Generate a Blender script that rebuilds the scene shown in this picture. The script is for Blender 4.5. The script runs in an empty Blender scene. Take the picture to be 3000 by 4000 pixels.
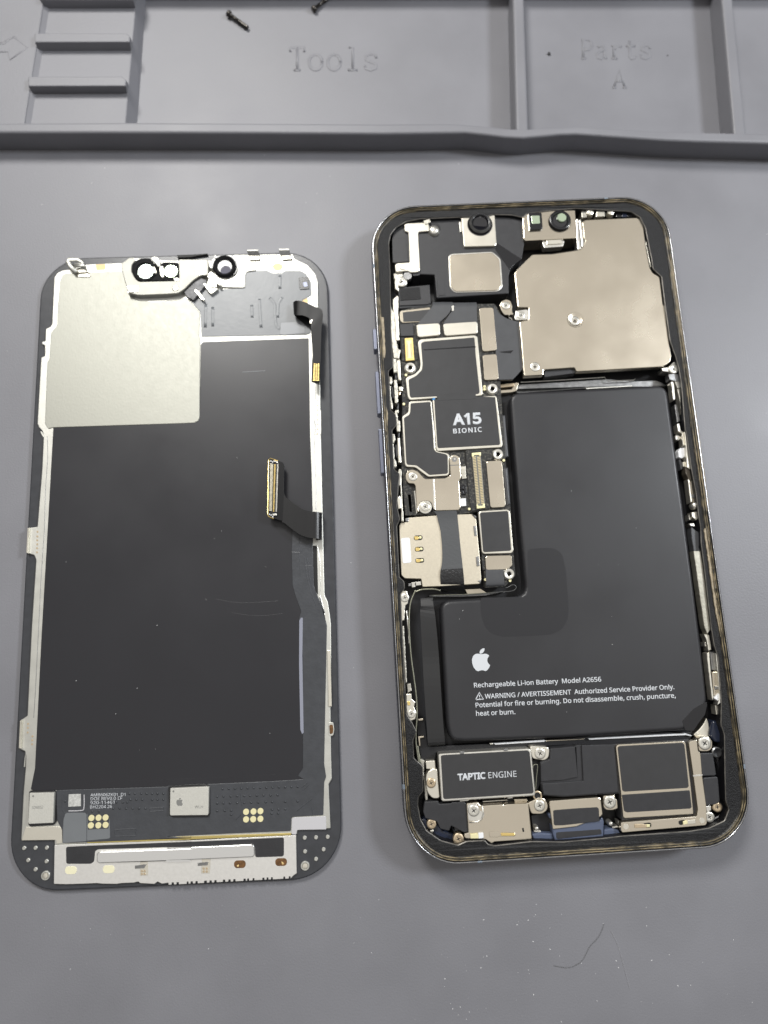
import bpy, bmesh, math, random
from mathutils import Matrix, Vector
from mathutils.geometry import tessellate_polygon
R = random.Random(7)
MM = 0.001
sc = bpy.context.scene
COL = sc.collection

# ------------------------------------------------------------------ camera, world, lamps, exposure
FPX, TX, RY, RZ, CAMH = 2600.0, 0.1702379545, -0.0174644145, -0.0203446465, 151.204927
c, s = math.cos, math.sin
CR = Matrix(((1, 0, 0), (0, c(TX), -s(TX)), (0, s(TX), c(TX)))) @ \
     Matrix(((c(RY), 0, s(RY)), (0, 1, 0), (-s(RY), 0, c(RY)))) @ \
     Matrix(((c(RZ), -s(RZ), 0), (s(RZ), c(RZ), 0), (0, 0, 1)))
cd = bpy.data.cameras.new('camera'); cam = bpy.data.objects.new('camera', cd); COL.objects.link(cam)
cam.matrix_world = Matrix.Translation((0, 0, CAMH * MM)) @ CR.to_4x4()
cd.sensor_fit = 'VERTICAL'; cd.sensor_height = 9.8; cd.lens = 9.8 * FPX / 4000
cd.clip_start = 0.005; cd.clip_end = 20
cd.dof.use_dof = True; cd.dof.focus_distance = 0.1445; cd.dof.aperture_fstop = 2.6
sc.camera = cam

w = bpy.data.worlds.new('World'); sc.world = w; w.use_nodes = True
bg = w.node_tree.nodes['Background']
bg.inputs[0].default_value = (1.0, 0.965, 0.91, 1); bg.inputs[1].default_value = 0.09

def lamp(name, pos, target, size, power, col):
    d = bpy.data.lights.new(name, 'AREA'); d.shape = 'DISK'; d.size = size; d.energy = power; d.color = col
    o = bpy.data.objects.new(name, d); COL.objects.link(o)
    o.location = pos; o.rotation_euler = (Vector(pos) - Vector(target)).to_track_quat('Z', 'Y').to_euler()
lamp('bench_lamp', (-.14, .375, .43), (0, .03, 0), .15, 2.5, (1.0, .985, .95))
lamp('desk_lamp', (.42, .17, .40), (0, .03, 0), .10, 2.0, (.92, .96, 1.0))
d = bpy.data.lights.new('ceiling_fill', 'AREA'); d.shape = 'SQUARE'; d.size = 2.0; d.energy = 7.8; d.color = (1.0, .97, .93)  # added soft light standing in for a bright ceiling, sized for metal reflections
o = bpy.data.objects.new('ceiling_fill', d); COL.objects.link(o); o.location = (0, .1, 1.3)
sc.view_settings.view_transform = 'Standard'; sc.view_settings.look = 'None'
sc.view_settings.exposure = 0; sc.view_settings.gamma = 1
sc.cycles.max_bounces = 6

# ------------------------------------------------------------------ tracing: photo pixel -> point on the plane z (mm)
def cast(p, z):
    d = CR @ Vector(((p[0] - 1500) / FPX, -(p[1] - 2000) / FPX, -1.0))
    t = (z - CAMH) / d.z
    return Vector((d.x * t, d.y * t, z))
CROP = dict(K1=(1400, 720, .42194), K2=(2000, 720, .42194), K3=(1450, 1150, .3918), K4=(1450, 1700, .3918),
            K5=(1500, 2250, .45208), K6=(1560, 2850, .42194), K7=(2200, 2750, .45811), K8=(2400, 1400, .65574),
            D1=(120, 940, .38577), D2=(700, 940, .38577), D3=(950, 1600, .36178), D4=(60, 1650, .61026),
            D5=(50, 2950, .42194), D6=(650, 2950, .42194), M1=(0, 0, .90416), M2=(1500, 0, .90416),
            F=(0, 0, 1.80832), S=(0, 0, 1.0), L1=(1440, 1000, .18083), L2=(1480, 1400, .22604),
            R1=(2600, 1400, .27123), R2=(2600, 1950, .42946), T1=(2250, 780, .24111), E1=(480, 940, .31344), H1=(2000, 3400, .60277))
def P(t):
    out = []; k = None
    for w_ in t.split():
        if w_ in CROP: k = CROP[w_]
        else:
            x, y = w_.split(','); out.append((k[0] + float(x) * k[2], k[1] + float(y) * k[2]))
    return out

# ------------------------------------------------------------------ materials
def lin(v):
    v /= 255.0
    return v / 12.92 if v <= .04045 else ((v + .055) / 1.055) ** 2.4
MATS = {}
def mat(name, rgb, metal=0., rough=.5, bump=0., bscale=4., var=0., vscale=1., rgb2=None, spec=.5, coat=0., aniso=None, thr=(.45, .55), rv=.05):
    if name in MATS: return MATS[name]
    m = bpy.data.materials.new(name); m.use_nodes = True; MATS[name] = m
    nt = m.node_tree; N = nt.nodes; b = N['Principled BSDF']; lk = nt.links.new
    b.inputs['Base Color'].default_value = (*rgb, 1); b.inputs['Metallic'].default_value = metal
    b.inputs['Roughness'].default_value = rough; b.inputs['Specular IOR Level'].default_value = spec
    b.inputs['Coat Weight'].default_value = coat
    tc = N.new('ShaderNodeTexCoord'); mp = N.new('ShaderNodeMapping')
    sx = (1000, 1000, 1000) if aniso is None else tuple(1000 * a for a in aniso)
    mp.inputs['Scale'].default_value = sx; lk(tc.outputs['Object'], mp.inputs[0])
    def noise(sc_, det=4):
        n = N.new('ShaderNodeTexNoise'); n.inputs['Scale'].default_value = sc_; n.inputs['Detail'].default_value = det
        lk(mp.outputs[0], n.inputs['Vector']); return n
    if bump:
        n = noise(bscale); bp = N.new('ShaderNodeBump'); bp.inputs['Strength'].default_value = min(1, bump)
        bp.inputs['Distance'].default_value = .0001 * max(1, bump); lk(n.outputs[0], bp.inputs['Height']); lk(bp.outputs[0], b.inputs['Normal'])
    if var or rgb2:
        n = noise(vscale, 6); rp = N.new('ShaderNodeValToRGB'); e = rp.color_ramp.elements
        if rgb2:
            e[0].position, e[1].position = thr; e[0].color = (*rgb, 1); e[1].color = (*rgb2, 1)
        else:
            e[0].position, e[1].position = .3, .7
            e[0].color = (*[v * (1 - var) for v in rgb], 1); e[1].color = (*[v * (1 + var) for v in rgb], 1)
        lk(n.outputs[0], rp.inputs[0]); lk(rp.outputs[0], b.inputs['Base Color'])
        mr = N.new('ShaderNodeMapRange'); mr.inputs['To Min'].default_value = rough * (1 - rv); mr.inputs['To Max'].default_value = min(1, rough * (1 + rv)); mr.inputs['From Min'].default_value = .3; mr.inputs['From Max'].default_value = .7
        lk(n.outputs[0], mr.inputs[0]); lk(mr.outputs[0], b.inputs['Roughness'])
    return m
g = lambda v: (v, v, v)
SILI = mat('silicone', (.198, .198, .217), 0, .49, .35, 2.5, .07, .05, spec=.6, rv=.10)
RIM = mat('steel_rim', (.42, .42, .43), 1, .24, .15, 2, .12, .8)
BAND = mat('steel_band', (.09, .10, .13), 1, .28)
GLUE = mat('adhesive_residue', (.012, .010, .008), 0, .40, 1.2, 1.2, rgb2=(.11, .088, .05), vscale=.4, thr=(.50, .74))
TAN = mat('dried_adhesive', (.34, .28, .19), 0, .55, 1.0, 2.0, .35, 1.2)
GASK = mat('black_gasket', (.008, .008, .009), 0, .52, 1.3, 4.0, .35, 1.5, spec=.35)
DEEP = mat('inner_black', (.006, .006, .008), 0, .5)
BLK = mat('black_plastic', (.028, .028, .031), 0, .48, .35, 6, .10, .8)
MATTE = mat('matte_black', (.008, .008, .009), 0, .7, spec=.2)
BLKG = mat('black_gloss', (.012, .012, .014), 0, .22)
LABEL = mat('black_label', (.034, .034, .036), 0, .42, .10, 8, .05, .5)
BATT = mat('battery_wrap', (.025, .025, .028), 0, .41, .10, 9, .05, .07, rv=.18)
BPATCH = mat('battery_patch', (.017, .017, .020), 0, .36)
FLEX = mat('flex_grey', (.065, .067, .072), 0, .42, .12, 6, .06, .6)
FLEXB = mat('flex_black', (.007, .007, .008), 0, .42, spec=.25)
FOAM = mat('black_foam', (.028, .028, .028), 0, .7, 2.5, 4.0, rgb2=(.17, .16, .135), vscale=2.2, thr=(.50, .74))
BEIGE = mat('nickel_plate', (.67, .605, .495), .95, .25, .06, 5, .02, .12, rv=.14)
CREAM = mat('cream_metal', (.80, .765, .67), .85, .33, .08, 4, .03, .3)
SILV = mat('silver_metal', (.80, .78, .72), .9, .32, .2, 3, .08, .6)
WSILV = mat('worn_silver', (.52, .50, .44), .85, .42, .9, 1.6, .25, .9)
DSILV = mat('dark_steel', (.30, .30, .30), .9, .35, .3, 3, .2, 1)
GOLD = mat('gold_contact', (.90, .68, .26), .85, .34)
PGOLD = mat('pale_gold', (.93, .86, .52), .45, .4)
BRASS = mat('brass_screw', (.70, .57, .40), .9, .34)
SCREW = mat('steel_screw', (.80, .78, .71), .85, .33)
HOLE = mat('hole', (.004, .004, .004), 0, .6)
WHITE = mat('white_print', (.62, .64, .67), 0, .5)
WHITEL = mat('white_label', (.82, .83, .85), 0, .5)
BLUE = mat('blue_plastic', (.085, .105, .165), 0, .40, .3, 4)
DBLUE = mat('dark_blue_seal', (.020, .026, .048), 0, .25)
BLUEM = mat('blue_button', (.20, .215, .28), .6, .40)
BAND2 = mat('antenna_band', (.20, .24, .29), 0, .5)
GLASS = mat('lens_glass', (.004, .004, .007), 0, .04, coat=1)
LENSW = mat('sensor_lens_glare', (.66, .74, .68), .85, .10)  # pale base paints the lamp's reflection into this lens
LENSG = mat('green_sensor', (.50, .60, .44), .55, .16)
LENSP = mat('camera_glass', (.085, .082, .115), 0, .5, spec=.3)
DGLASS = mat('screen_bezel', (.040, .042, .048), 0, .33, .12, 5, .12, .6)
PANEL = mat('graphite_sheet', (.016, .016, .020), 0, .36, .05, 2.5, .04, .045, rv=.20)
PLATE = mat('brushed_plate', (.39, .39, .35), .9, .54, .16, 2.2, .03, 1.1, aniso=(1, .7, 1))
RAIL = mat('bright_rail', (.66, .655, .61), .9, .50, .15, 3, .05, .4)
FILM = mat('grey_film', (.165, .175, .185), 0, .36, .2, 1.2, .04, .2)
FILM2 = mat('pale_film', (.23, .24, .255), 0, .32)
BOARD = mat('flex_board', (.050, .053, .060), 0, .36, .5, 1.6, .10, .6)
CHIP = mat('chip_top', (.62, .61, .56), .35, .48, .5, 5, .03, 2)
CHIPP = mat('chip_print', (.23, .23, .22), .2, .5)
KAPT = mat('kapton', (.80, .58, .26), 0, .4)
BROWN = mat('brown_resin', (.13, .06, .018), 0, .4, .4, 3, .4, 2)
CREAMD = mat('cream_dot', (.82, .78, .55), 0, .5)
LILAC = mat('pale_tab', (.56, .55, .57), .1, .5)
DUST = mat('dust', (.75, .75, .75), 0, .8)
HAIRM = mat('hair', (.03, .03, .03), 0, .5)
CYAN = mat('blue_mark', (.06, .25, .55), 0, .5)
BWIRE = mat('antenna_wire', (.38, .38, .30), .8, .35)

# ------------------------------------------------------------------ object helpers (mm in, metres out)
ORG = {}
def link(name, verts, faces, mats, par, org, midx=None, smooth=False):
    me = bpy.data.meshes.new(name)
    me.from_pydata([((v[0] - org[0]) * MM, (v[1] - org[1]) * MM, (v[2] - org[2]) * MM) for v in verts], [], faces)
    for m in (mats if isinstance(mats, (list, tuple)) else [mats]): me.materials.append(m)
    if midx: me.polygons.foreach_set('material_index', midx)
    if smooth: me.polygons.foreach_set('use_smooth', [True] * len(me.polygons))
    bm = bmesh.new(); bm.from_mesh(me); bmesh.ops.recalc_face_normals(bm, faces=bm.faces); bm.to_mesh(me); bm.free()
    return place(name, me, par, org)
def place(name, me, par, org, scale=1.0, rz=0.0):
    o = bpy.data.objects.new(name, me); COL.objects.link(o)
    po = ORG[par] if par else (0, 0, 0)
    if par: o.parent = par
    o.location = ((org[0] - po[0]) * MM, (org[1] - po[1]) * MM, (org[2] - po[2]) * MM)
    if scale != 1.0: o.scale = (scale, scale, scale)
    o.rotation_euler.z = rz
    ORG[o] = tuple(org); return o
def empty(name, x, y, label, cat):
    o = bpy.data.objects.new(name, None); COL.objects.link(o); o.empty_display_size = .01
    o.location = (x * MM, y * MM, 0); ORG[o] = (x, y, 0); tag(o, label, cat); return o
def tag(o, label=None, cat=None, group=None, kind=None):
    for k, v in (('label', label), ('category', cat), ('group', group), ('kind', kind)):
        if v: o[k] = v
    return o
def area2(q): return sum(q[i][0] * q[(i + 1) % len(q)][1] - q[(i + 1) % len(q)][0] * q[i][1] for i in range(len(q)))
def rounded(q, r, n=4):
    out = []; L = len(q)
    for i in range(L):
        a, b, d = Vector(q[i - 1][:2]), Vector(q[i][:2]), Vector(q[(i + 1) % L][:2])
        e1, e2 = (a - b), (d - b); l1, l2 = e1.length, e2.length
        if l1 < 1e-6 or l2 < 1e-6: continue
        cs = e1.dot(e2) / (l1 * l2)
        k = min(r, .45 * l1, .45 * l2)
        if cs < -.985 or k < .03: out.append((b.x, b.y)); continue
        p0, p2 = b + e1 / l1 * k, b + e2 / l2 * k
        for j in range(n + 1):
            t = j / n; v = p0 * (1 - t) ** 2 + b * (2 * t * (1 - t)) + p2 * t * t; out.append((v.x, v.y))
    return out
def inset(q, d):
    if abs(d) < 1e-9: return list(q)
    out = []; L = len(q)
    for i in range(L):
        a, b, e = Vector(q[i - 1]), Vector(q[i]), Vector(q[(i + 1) % L])
        u = (b - a); v = (e - b)
        if u.length < 1e-9: u = v.copy()
        if v.length < 1e-9: v = u.copy()
        u.normalize(); v.normalize()
        nn = Vector((-u.y - v.y, u.x + v.x))
        if nn.length < 1e-6: nn = Vector((-u.y, u.x))
        nn.normalize(); k = max(.5, nn.dot(Vector((-u.y, u.x))))
        out.append((b.x + nn.x * d / k, b.y + nn.y * d / k))
    return out
def jitter(q, step, amp):
    out = []
    for i in range(len(q)):
        a, b = Vector(q[i]), Vector(q[(i + 1) % len(q)]); n = max(1, int((b - a).length / step)); nr = Vector((-(b - a).y, (b - a).x)).normalized() if (b - a).length > 0 else Vector((0, 0))
        for j in range(n):
            v = a.lerp(b, j / n) + nr * R.uniform(-amp, amp); out.append((v.x, v.y))
    return out
def solid(name, par, q, z1, z0, m, b=.1, bn=2, base=None, zf=None):
    """extruded outline q (mm) with a rounded upper edge; zf: height offset function of (x, y)"""
    if area2(q) < 0: q = q[::-1]; base = base[::-1] if base else None
    n = len(q); rings = [[(x, y, z0) for x, y in (base or q)]]
    b = min(b, (z1 - z0) * .9)
    if b > 0:
        for k in range(bn + 1):
            a = math.pi / 2 * k / bn
            rings.append([(x, y, z1 - b + b * math.sin(a)) for x, y in inset(q, b * (1 - math.cos(a)))])
    else: rings.append([(x, y, z1) for x, y in q])
    V = [v for r_ in rings for v in r_]
    if zf: V = [(x, y, z + (zf(x, y) if z > z0 else 0)) for x, y, z in V]
    Fc = []
    for k in range(len(rings) - 1):
        for i in range(n): Fc.append((k * n + i, k * n + (i + 1) % n, (k + 1) * n + (i + 1) % n, (k + 1) * n + i))
    top = len(rings) - 1
    for t in tessellate_polygon([[Vector((x, y, 0)) for x, y, z in rings[top]]]): Fc.append(tuple(top * n + i for i in t))
    for t in tessellate_polygon([[Vector((x, y, 0)) for x, y, z in rings[0]]]): Fc.append(tuple(i for i in t))
    cx = sum(p[0] for p in q) / n; cy = sum(p[1] for p in q) / n
    return link(name, V, Fc, m, par, (cx, cy, z0))
def px2(pts, z): return [tuple(cast(p, z)[:2]) for p in pts]
def pr(name, par, t, z1, z0, m, b=.1, r=.15, jit=0, base=None, bn=2, zf=None):
    q = px2(P(t), z1)
    if jit: q = jitter(q, .5, jit)
    elif r and not base: q = rounded(q, r)
    return solid(name, par, q, z1, z0, m, b, bn, px2(P(base), z0) if base else None, zf)
def rad(t, r, z):
    p = P(t)[0]; r *= CROP[t.split()[0]][2]
    return (cast((p[0] + r, p[1]), z) - cast(p, z)).length
def lathe_mesh(name, prof, mats, n=24):
    V = []; Fc = []; mi = []
    for r, z, m in prof:
        for i in range(n): a = 2 * math.pi * i / n; V.append((r * math.cos(a) * MM, r * math.sin(a) * MM, z * MM))
    for k in range(len(prof) - 1):
        for i in range(n):
            Fc.append((k * n + i, k * n + (i + 1) % n, (k + 1) * n + (i + 1) % n, (k + 1) * n + i)); mi.append(prof[k + 1][2])
    Fc.append(tuple((len(prof) - 1) * n + i for i in range(n))); mi.append(prof[-1][2])
    me = bpy.data.meshes.new(name); me.from_pydata(V, [], Fc)
    for m in mats: me.materials.append(m)
    me.polygons.foreach_set('material_index', mi)
    me.polygons.foreach_set('use_smooth', [True] * len(Fc))
    try: me.set_sharp_from_angle(angle=math.radians(40))
    except Exception: pass
    return me
def lathe(name, par, t, rp, z, prof, mats, n=24):
    """prof radii are fractions of the pixel radius rp, heights in mm above z"""
    p = P(t)[0]; r = rad(t, rp, z)
    me = lathe_mesh(name, [(a * r, h, m) for a, h, m in prof], mats if isinstance(mats, (list, tuple)) else [mats], n)
    return place(name, me, par, cast(p, z))
def disc(name, par, t, rp, z1, z0, m, b=.06, n=20):
    h = z1 - z0; bb = b
    p = P(t)[0]; r = rad(t, rp, z1)
    me = lathe_mesh(name, [(r, -h, 0), (r, -bb, 0), (max(.02, r - bb), 0, 0)], [m], n)
    return place(name, me, par, cast(p, z1))
SCM = {}
def screw(par, t, rp, z, m=None, name='screw', rz=None):
    m = m or SCREW
    if m.name not in SCM:
        me = lathe_mesh('screw', [(1, -.9, 0), (1, -.16, 0), (.97, -.07, 0), (.88, 0, 0), (.58, 0, 0), (.52, -.07, 0), (.02, -.12, 0)], [m, HOLE])
        bm = bmesh.new(); bm.from_mesh(me)
        for a in (0, math.pi / 2):
            mtx = Matrix.Rotation(a, 4, 'Z') @ Matrix.Translation((0, 0, -.085 * MM)) @ Matrix.Diagonal((.78 * MM, .13 * MM, .06 * MM, 1))
            ret = bmesh.ops.create_cube(bm, size=1, matrix=mtx)
            for v in ret['verts']:
                for f in v.link_faces: f.material_index = 1
        bm.to_mesh(me); bm.free(); SCM[m.name] = me
    p = P(t)[0]
    return place(name, SCM[m.name], par, cast(p, z), rad(t, rp, z), R.uniform(0, 1.5) if rz is None else rz)
SOM = []
def standoff(par, t, rp, z):
    if not SOM: SOM.append(lathe_mesh('standoff', [(1.08, -1.0, 0), (1.08, -.45, 0), (1, -.4, 0), (1, -.12, 0), (.9, 0, 0), (.5, 0, 0), (.36, -.1, 0), (.32, -.2, 1), (.3, -1.0, 1)], [SILV, HOLE]))
    p = P(t)[0]
    return place('standoff', SOM[0], par, cast(p, z), rad(t, rp, z))
def tube(name, par, pts, r, m, sides=6, flat=1.0):
    """pts: list of (x, y, z) in mm"""
    V = []; Fc = []; n = len(pts)
    for i, p in enumerate(pts):
        a = Vector(pts[max(0, i - 1)]); b = Vector(pts[min(n - 1, i + 1)]); d = (b - a).normalized()
        sd = d.cross(Vector((0, 0, 1)))
        sd = Vector((1, 0, 0)) if sd.length < 1e-5 else sd.normalized(); up = sd.cross(d)
        for k in range(sides):
            an = 2 * math.pi * (k + .5) / sides
            V.append(Vector(p) + sd * (r * math.cos(an)) + up * (r * flat * math.sin(an)))
    for i in range(n - 1):
        for k in range(sides): Fc.append((i * sides + k, i * sides + (k + 1) % sides, (i + 1) * sides + (k + 1) % sides, (i + 1) * sides + k))
    Fc.append(tuple(range(sides))); Fc.append(tuple((n - 1) * sides + k for k in range(sides)))
    return link(name, V, Fc, m, par, tuple(pts[0]), smooth=sides > 6)
def tpx(t, z): return [tuple(cast(p, z)) for p in P(t)]
def smooth_path(pts, k=4):
    out = []; n = len(pts)
    for i in range(n - 1):
        p0, p1, p2, p3 = (Vector(pts[max(0, min(n - 1, i + j))]) for j in (-1, 0, 1, 2))
        for j in range(k):
            t = j / k
            out.append(.5 * (2 * p1 + (p2 - p0) * t + (2 * p0 - 5 * p1 + 4 * p2 - p3) * t * t + (3 * p1 - p0 - 3 * p2 + p3) * t ** 3))
    out.append(Vector(pts[-1])); return [tuple(v) for v in out]
def ribbon(name, par, secs, th, m, k=4):
    """secs: list of ((x,y),(x,y),z) in photo pixels: a bent strip of thickness th"""
    A = smooth_path([tuple(cast(a, z)) for a, b, z in secs], k); B = smooth_path([tuple(cast(b, z)) for a, b, z in secs], k)
    n = len(A); V = []
    for i in range(n):
        a, b = Vector(A[i]), Vector(B[i]); j0, j1 = max(0, i - 1), min(n - 1, i + 1)
        t = (Vector(A[j1]) + Vector(B[j1]) - Vector(A[j0]) - Vector(B[j0])); nr = t.cross(b - a).normalized() * th * .5
        V += [a + nr, b + nr, b - nr, a - nr]
    Fc = []
    for i in range(n - 1):
        for q in range(4): Fc.append((i * 4 + q, i * 4 + (q + 1) % 4, (i + 1) * 4 + (q + 1) % 4, (i + 1) * 4 + q))
    Fc += [(0, 1, 2, 3), tuple((n - 1) * 4 + q for q in range(4))]
    return link(name, V, Fc, m, par, tuple(A[0]))
def pins(name, par, t, cols, rows, v0, v1, z1, z0, m, duty=.55, skew=0.):
    """rows of small contacts inside a quad TL TR BR BL, joined in one part"""
    q = P(t); V = []; Fc = []
    def at(u, v, z):
        x = (q[0][0] * (1 - u) + q[1][0] * u) * (1 - v) + (q[3][0] * (1 - u) + q[2][0] * u) * v
        y = (q[0][1] * (1 - u) + q[1][1] * u) * (1 - v) + (q[3][1] * (1 - u) + q[2][1] * u) * v
        return cast((x, y), z)
    st = (v1 - v0) / rows
    for u0, u1, off in cols:
        for i in range(rows):
            va = v0 + (i + off) * st; vb = va + st * duty; k = len(V)
            for z in (z0, z1): V += [at(u0, va + skew, z), at(u1, va, z), at(u1, vb, z), at(u0, vb + skew, z)]
            Fc += [(k + 4, k + 5, k + 6, k + 7)] + [(k + j, k + (j + 1) % 4, k + 4 + (j + 1) % 4, k + 4 + j) for j in range(4)]
    o = link(name, V, Fc, m, par, tuple(at(.5, .5, z0))); tag(o, kind='stuff'); return o
FONT = None
try:
    import os
    FONT = bpy.data.fonts.load(os.path.join(bpy.utils.system_resource('DATAFILES'), 'fonts', 'NotoSansHebrew-Regular.woff2'))
except Exception: FONT = None
def text(name, par, txt, p0, p1, cap, z, m, off=0.0, space=1.0):
    """flat print: baseline from photo pixel p0 to p1, capital height cap (pixels)"""
    cu = bpy.data.curves.new(name, 'FONT'); cu.body = txt; cu.extrude = .004
    if FONT: cu.font = FONT
    cu.bevel_depth = max(off, 0); cu.bevel_resolution = 0; cu.space_character = space; cu.resolution_u = 3
    to = bpy.data.objects.new(name, cu); COL.objects.link(to)
    me = bpy.data.meshes.new_from_object(to); bpy.data.objects.remove(to); bpy.data.curves.remove(cu)
    xs = [v.co.x for v in me.vertices]; x0, x1 = min(xs), max(xs)
    a, b = cast(P(p0)[0], z), cast(P(p1)[0], z); d = b - a; L = d.length; an = math.atan2(d.y, d.x)
    sx = L / (x1 - x0); sy = cap * .0575 / .714
    me.transform(Matrix.Diagonal((sx * MM, sy * MM, MM, 1)) @ Matrix.Translation((-x0, 0, 0)))
    me.materials.append(m)
    return place(name, me, par, (a.x, a.y, z + .008), 1.0, an)

# ------------------------------------------------------------------ the silicone work mat with its moulded tray
mat_o = bpy.data.objects.new('work_mat', None)
mat_o = empty('work_mat', 0, 30, 'grey silicone repair mat with moulded Tools and Parts trays along its far side', 'work mat')
solid('mat_sheet', mat_o, [(-190, -150), (190, -150), (190, 260), (-190, 260)], 0, -4, SILI, 0)
RH = 6.0
def wall(name, t, z1=RH, z0=-.5, b=.7, r=.8): return pr(name, mat_o, t, z1, z0, SILI, b=b, r=r, bn=4)
wall('tray_rim', 'M1 -500,529 0,529 545,526 1400,531 1659,533 M2 120,531 300,531 420,540 520,552 600,556 700,551 850,546 1000,553 1200,565 1500,572 2200,585 2200,632 1659,619 1350,611 1200,605 1000,591 830,579 760,581 690,588 600,596 520,592 430,581 350,573 200,575 M1 1659,578 1000,574 500,573 -500,573', r=1.0)
wall('tray_divider', 'M2 556,-140 602,-140 606,0 625,575 570,575 556,0', z1=RH - .04)
wall('tray_divider', 'M2 1450,-140 1495,-140 1508,0 1567,596 1513,596 1460,0', z1=RH - .04)
wall('tray_rim', 'M1 -500,-95 M2 2200,-95 2200,-150 M1 -500,-150')
# the raised tool rest on the left: a plateau, a lower stepped floor and its ribs
pr('tool_rest', mat_o, 'M1 -500,540 -500,-95 205,-95 190,0 105,540', 4.6, 3.5, SILI, b=.3, base='M1 -500,540 -500,-95 240,-95 222,0 137,540')
pr('tool_rest_floor', mat_o, 'M1 -500,540 -500,-95 597,-95 590,0 543,540', 3.6, -.5, SILI, b=.3, base='M1 -500,550 -500,-95 642,-95 636,0 598,550')
for t, bs in (('M1 165,-60 590,-60 575,-2 170,-2', 'M1 195,-60 598,-60 585,36 200,38'),
              ('M1 148,143 548,143 562,158 560,181 150,182', 'M1 165,160 562,160 570,178 566,221 168,222'),
              ('M1 120,330 528,330 545,345 543,371 122,372', 'M1 140,345 540,345 554,362 548,405 142,406')):
    pr('rest_rib', mat_o, t, 6.0, 3.5, SILI, b=.25, base=bs)
# raised lettering: slab-serif strokes
GL = {'T': [[(.05, .8), (.05, 1), (.95, 1), (.95, .8)], [(.5, 1), (.5, 0)], [(.28, 0), (.72, 0)]],
      'o': [[(.5 + .42 * math.cos(a * math.pi / 8), .34 + .35 * math.sin(a * math.pi / 8)) for a in range(17)]],
      'l': [[(.25, 1), (.52, 1), (.52, 0)], [(.2, 0), (.84, 0)]],
      's': [[(.85, .52), (.82, .66), (.5, .71), (.18, .62), (.18, .45), (.5, .36), (.84, .26), (.84, .08), (.5, -.02), (.16, .06), (.12, .2)]],
      'P': [[(.2, 0), (.2, 1), (.65, 1), (.88, .9), (.9, .7), (.82, .55), (.6, .47), (.2, .47)], [(.05, 0), (.42, 0)], [(.05, 1), (.2, 1)]],
      'a': [[(.2, .6), (.4, .7), (.65, .68), (.74, .5), (.74, .08), (.92, 0)], [(.74, .4), (.35, .38), (.14, .22), (.2, .03), (.45, -.02), (.74, .14)]],
      'r': [[(.12, .68), (.32, .68), (.32, 0)], [(.1, 0), (.6, 0)], [(.32, .45), (.5, .64), (.75, .7), (.9, .62)]],
      't': [[(.4, .95), (.4, .1), (.55, -.02), (.8, .02), (.9, .12)], [(.12, .67), (.85, .67)]],
      'A': [[(.1, 0), (.5, 1), (.9, 0)], [(.25, .36), (.75, .36)], [(-.02, 0), (.26, 0)], [(.74, 0), (1.02, 0)]]}
def emboss(txt, p0, p1, hp):
    a, b = P(p0)[0], P(p1)[0]; n = len(txt); wd = (b[0] - a[0]) / n
    for i, ch in enumerate(txt):
        V = None
        for st in GL[ch]:
            pts = [tuple(cast((a[0] + wd * (i + .08 + x * .84), a[1] + (b[1] - a[1]) * (i + x) / n - y * hp), 0)) for x, y in st]
            tube('raised_letter', mat_o, pts, .36, SILI, 10, .36)
emboss('Tools', 'M1 1245,303', 'M1 1642,303', 88)
emboss('Parts', 'M2 845,253', 'M2 1162,253', 72)
emboss('A', 'M2 982,378', 'M2 1052,378', 70)
tube('raised_arrow', mat_o, tpx('M1 -60,190 22,186 22,181 60,158 118,204 42,258 36,222 -60,226', 4.6), .3, SILI, 10, .35)

# ------------------------------------------------------------------ THE OPENED PHONE
PX, PY, PT = 38.7947, 26.4148, 0.0325358
phone = empty('phone_body', PX, PY, 'opened phone body with black battery and circuit boards exposed, screen removed', 'phone')
def loc(x, y): return (PX + x * c(PT) - y * s(PT), PY + x * s(PT) + y * c(PT))
def rrect(w_, h_, r, n=12):
    q = []
    for cx, cy, a0 in ((w_ / 2 - r, h_ / 2 - r, 0), (-w_ / 2 + r, h_ / 2 - r, 90), (-w_ / 2 + r, -h_ / 2 + r, 180), (w_ / 2 - r, -h_ / 2 + r, 270)):
        for k in range(n + 1): a = math.radians(a0 + 90 * k / n); q.append((cx + r * math.cos(a), cy + r * math.sin(a)))
    return q
W, H, CRN = 71.5, 146.7, 11.0
def dens(q, step):
    out = []
    for i in range(len(q)):
        a, b = Vector(q[i]), Vector(q[(i + 1) % len(q)]); n = max(1, int(round((b - a).length / step)))
        out += [tuple(a.lerp(b, j / n)) for j in range(n)]
    return out
base_loop = dens(rrect(W, H, CRN), 1.0)
def ringpt(i): return inset(base_loop, i)
def loft(name, par, prof, mats, jz=0, midx=None, ji=0):
    V = []; Fc = []; n = len(base_loop); mi = []
    for k, (i, z) in enumerate(prof):
        for x, y in ringpt(i):
            d = R.uniform(-ji, ji) if 0 < k < len(prof) - 1 else 0
            X, Y = loc(x + d, y + d); V.append((X, Y, z + R.uniform(-jz, jz)))
    for k in range(len(prof) - 1):
        for i in range(n):
            Fc.append((k * n + i, k * n + (i + 1) % n, (k + 1) * n + (i + 1) % n, (k + 1) * n + i)); mi.append(midx[k] if midx else 0)
    return link(name, V, Fc, mats, par, (PX, PY, 0), mi, smooth=True)
frame = loft('frame_band', phone, [(1.6, .3), (.4, .3), (.08, .7), (0, 1.3), (0, 6.2), (.05, 6.9), (.16, 7.2), (.34, 7.35), (.52, 7.3), (.6, 6.7), (1.6, 6.4)], [BAND, RIM], midx=[0, 0, 0, 0, 0, 0, 1, 1, 0, 0])
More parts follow.
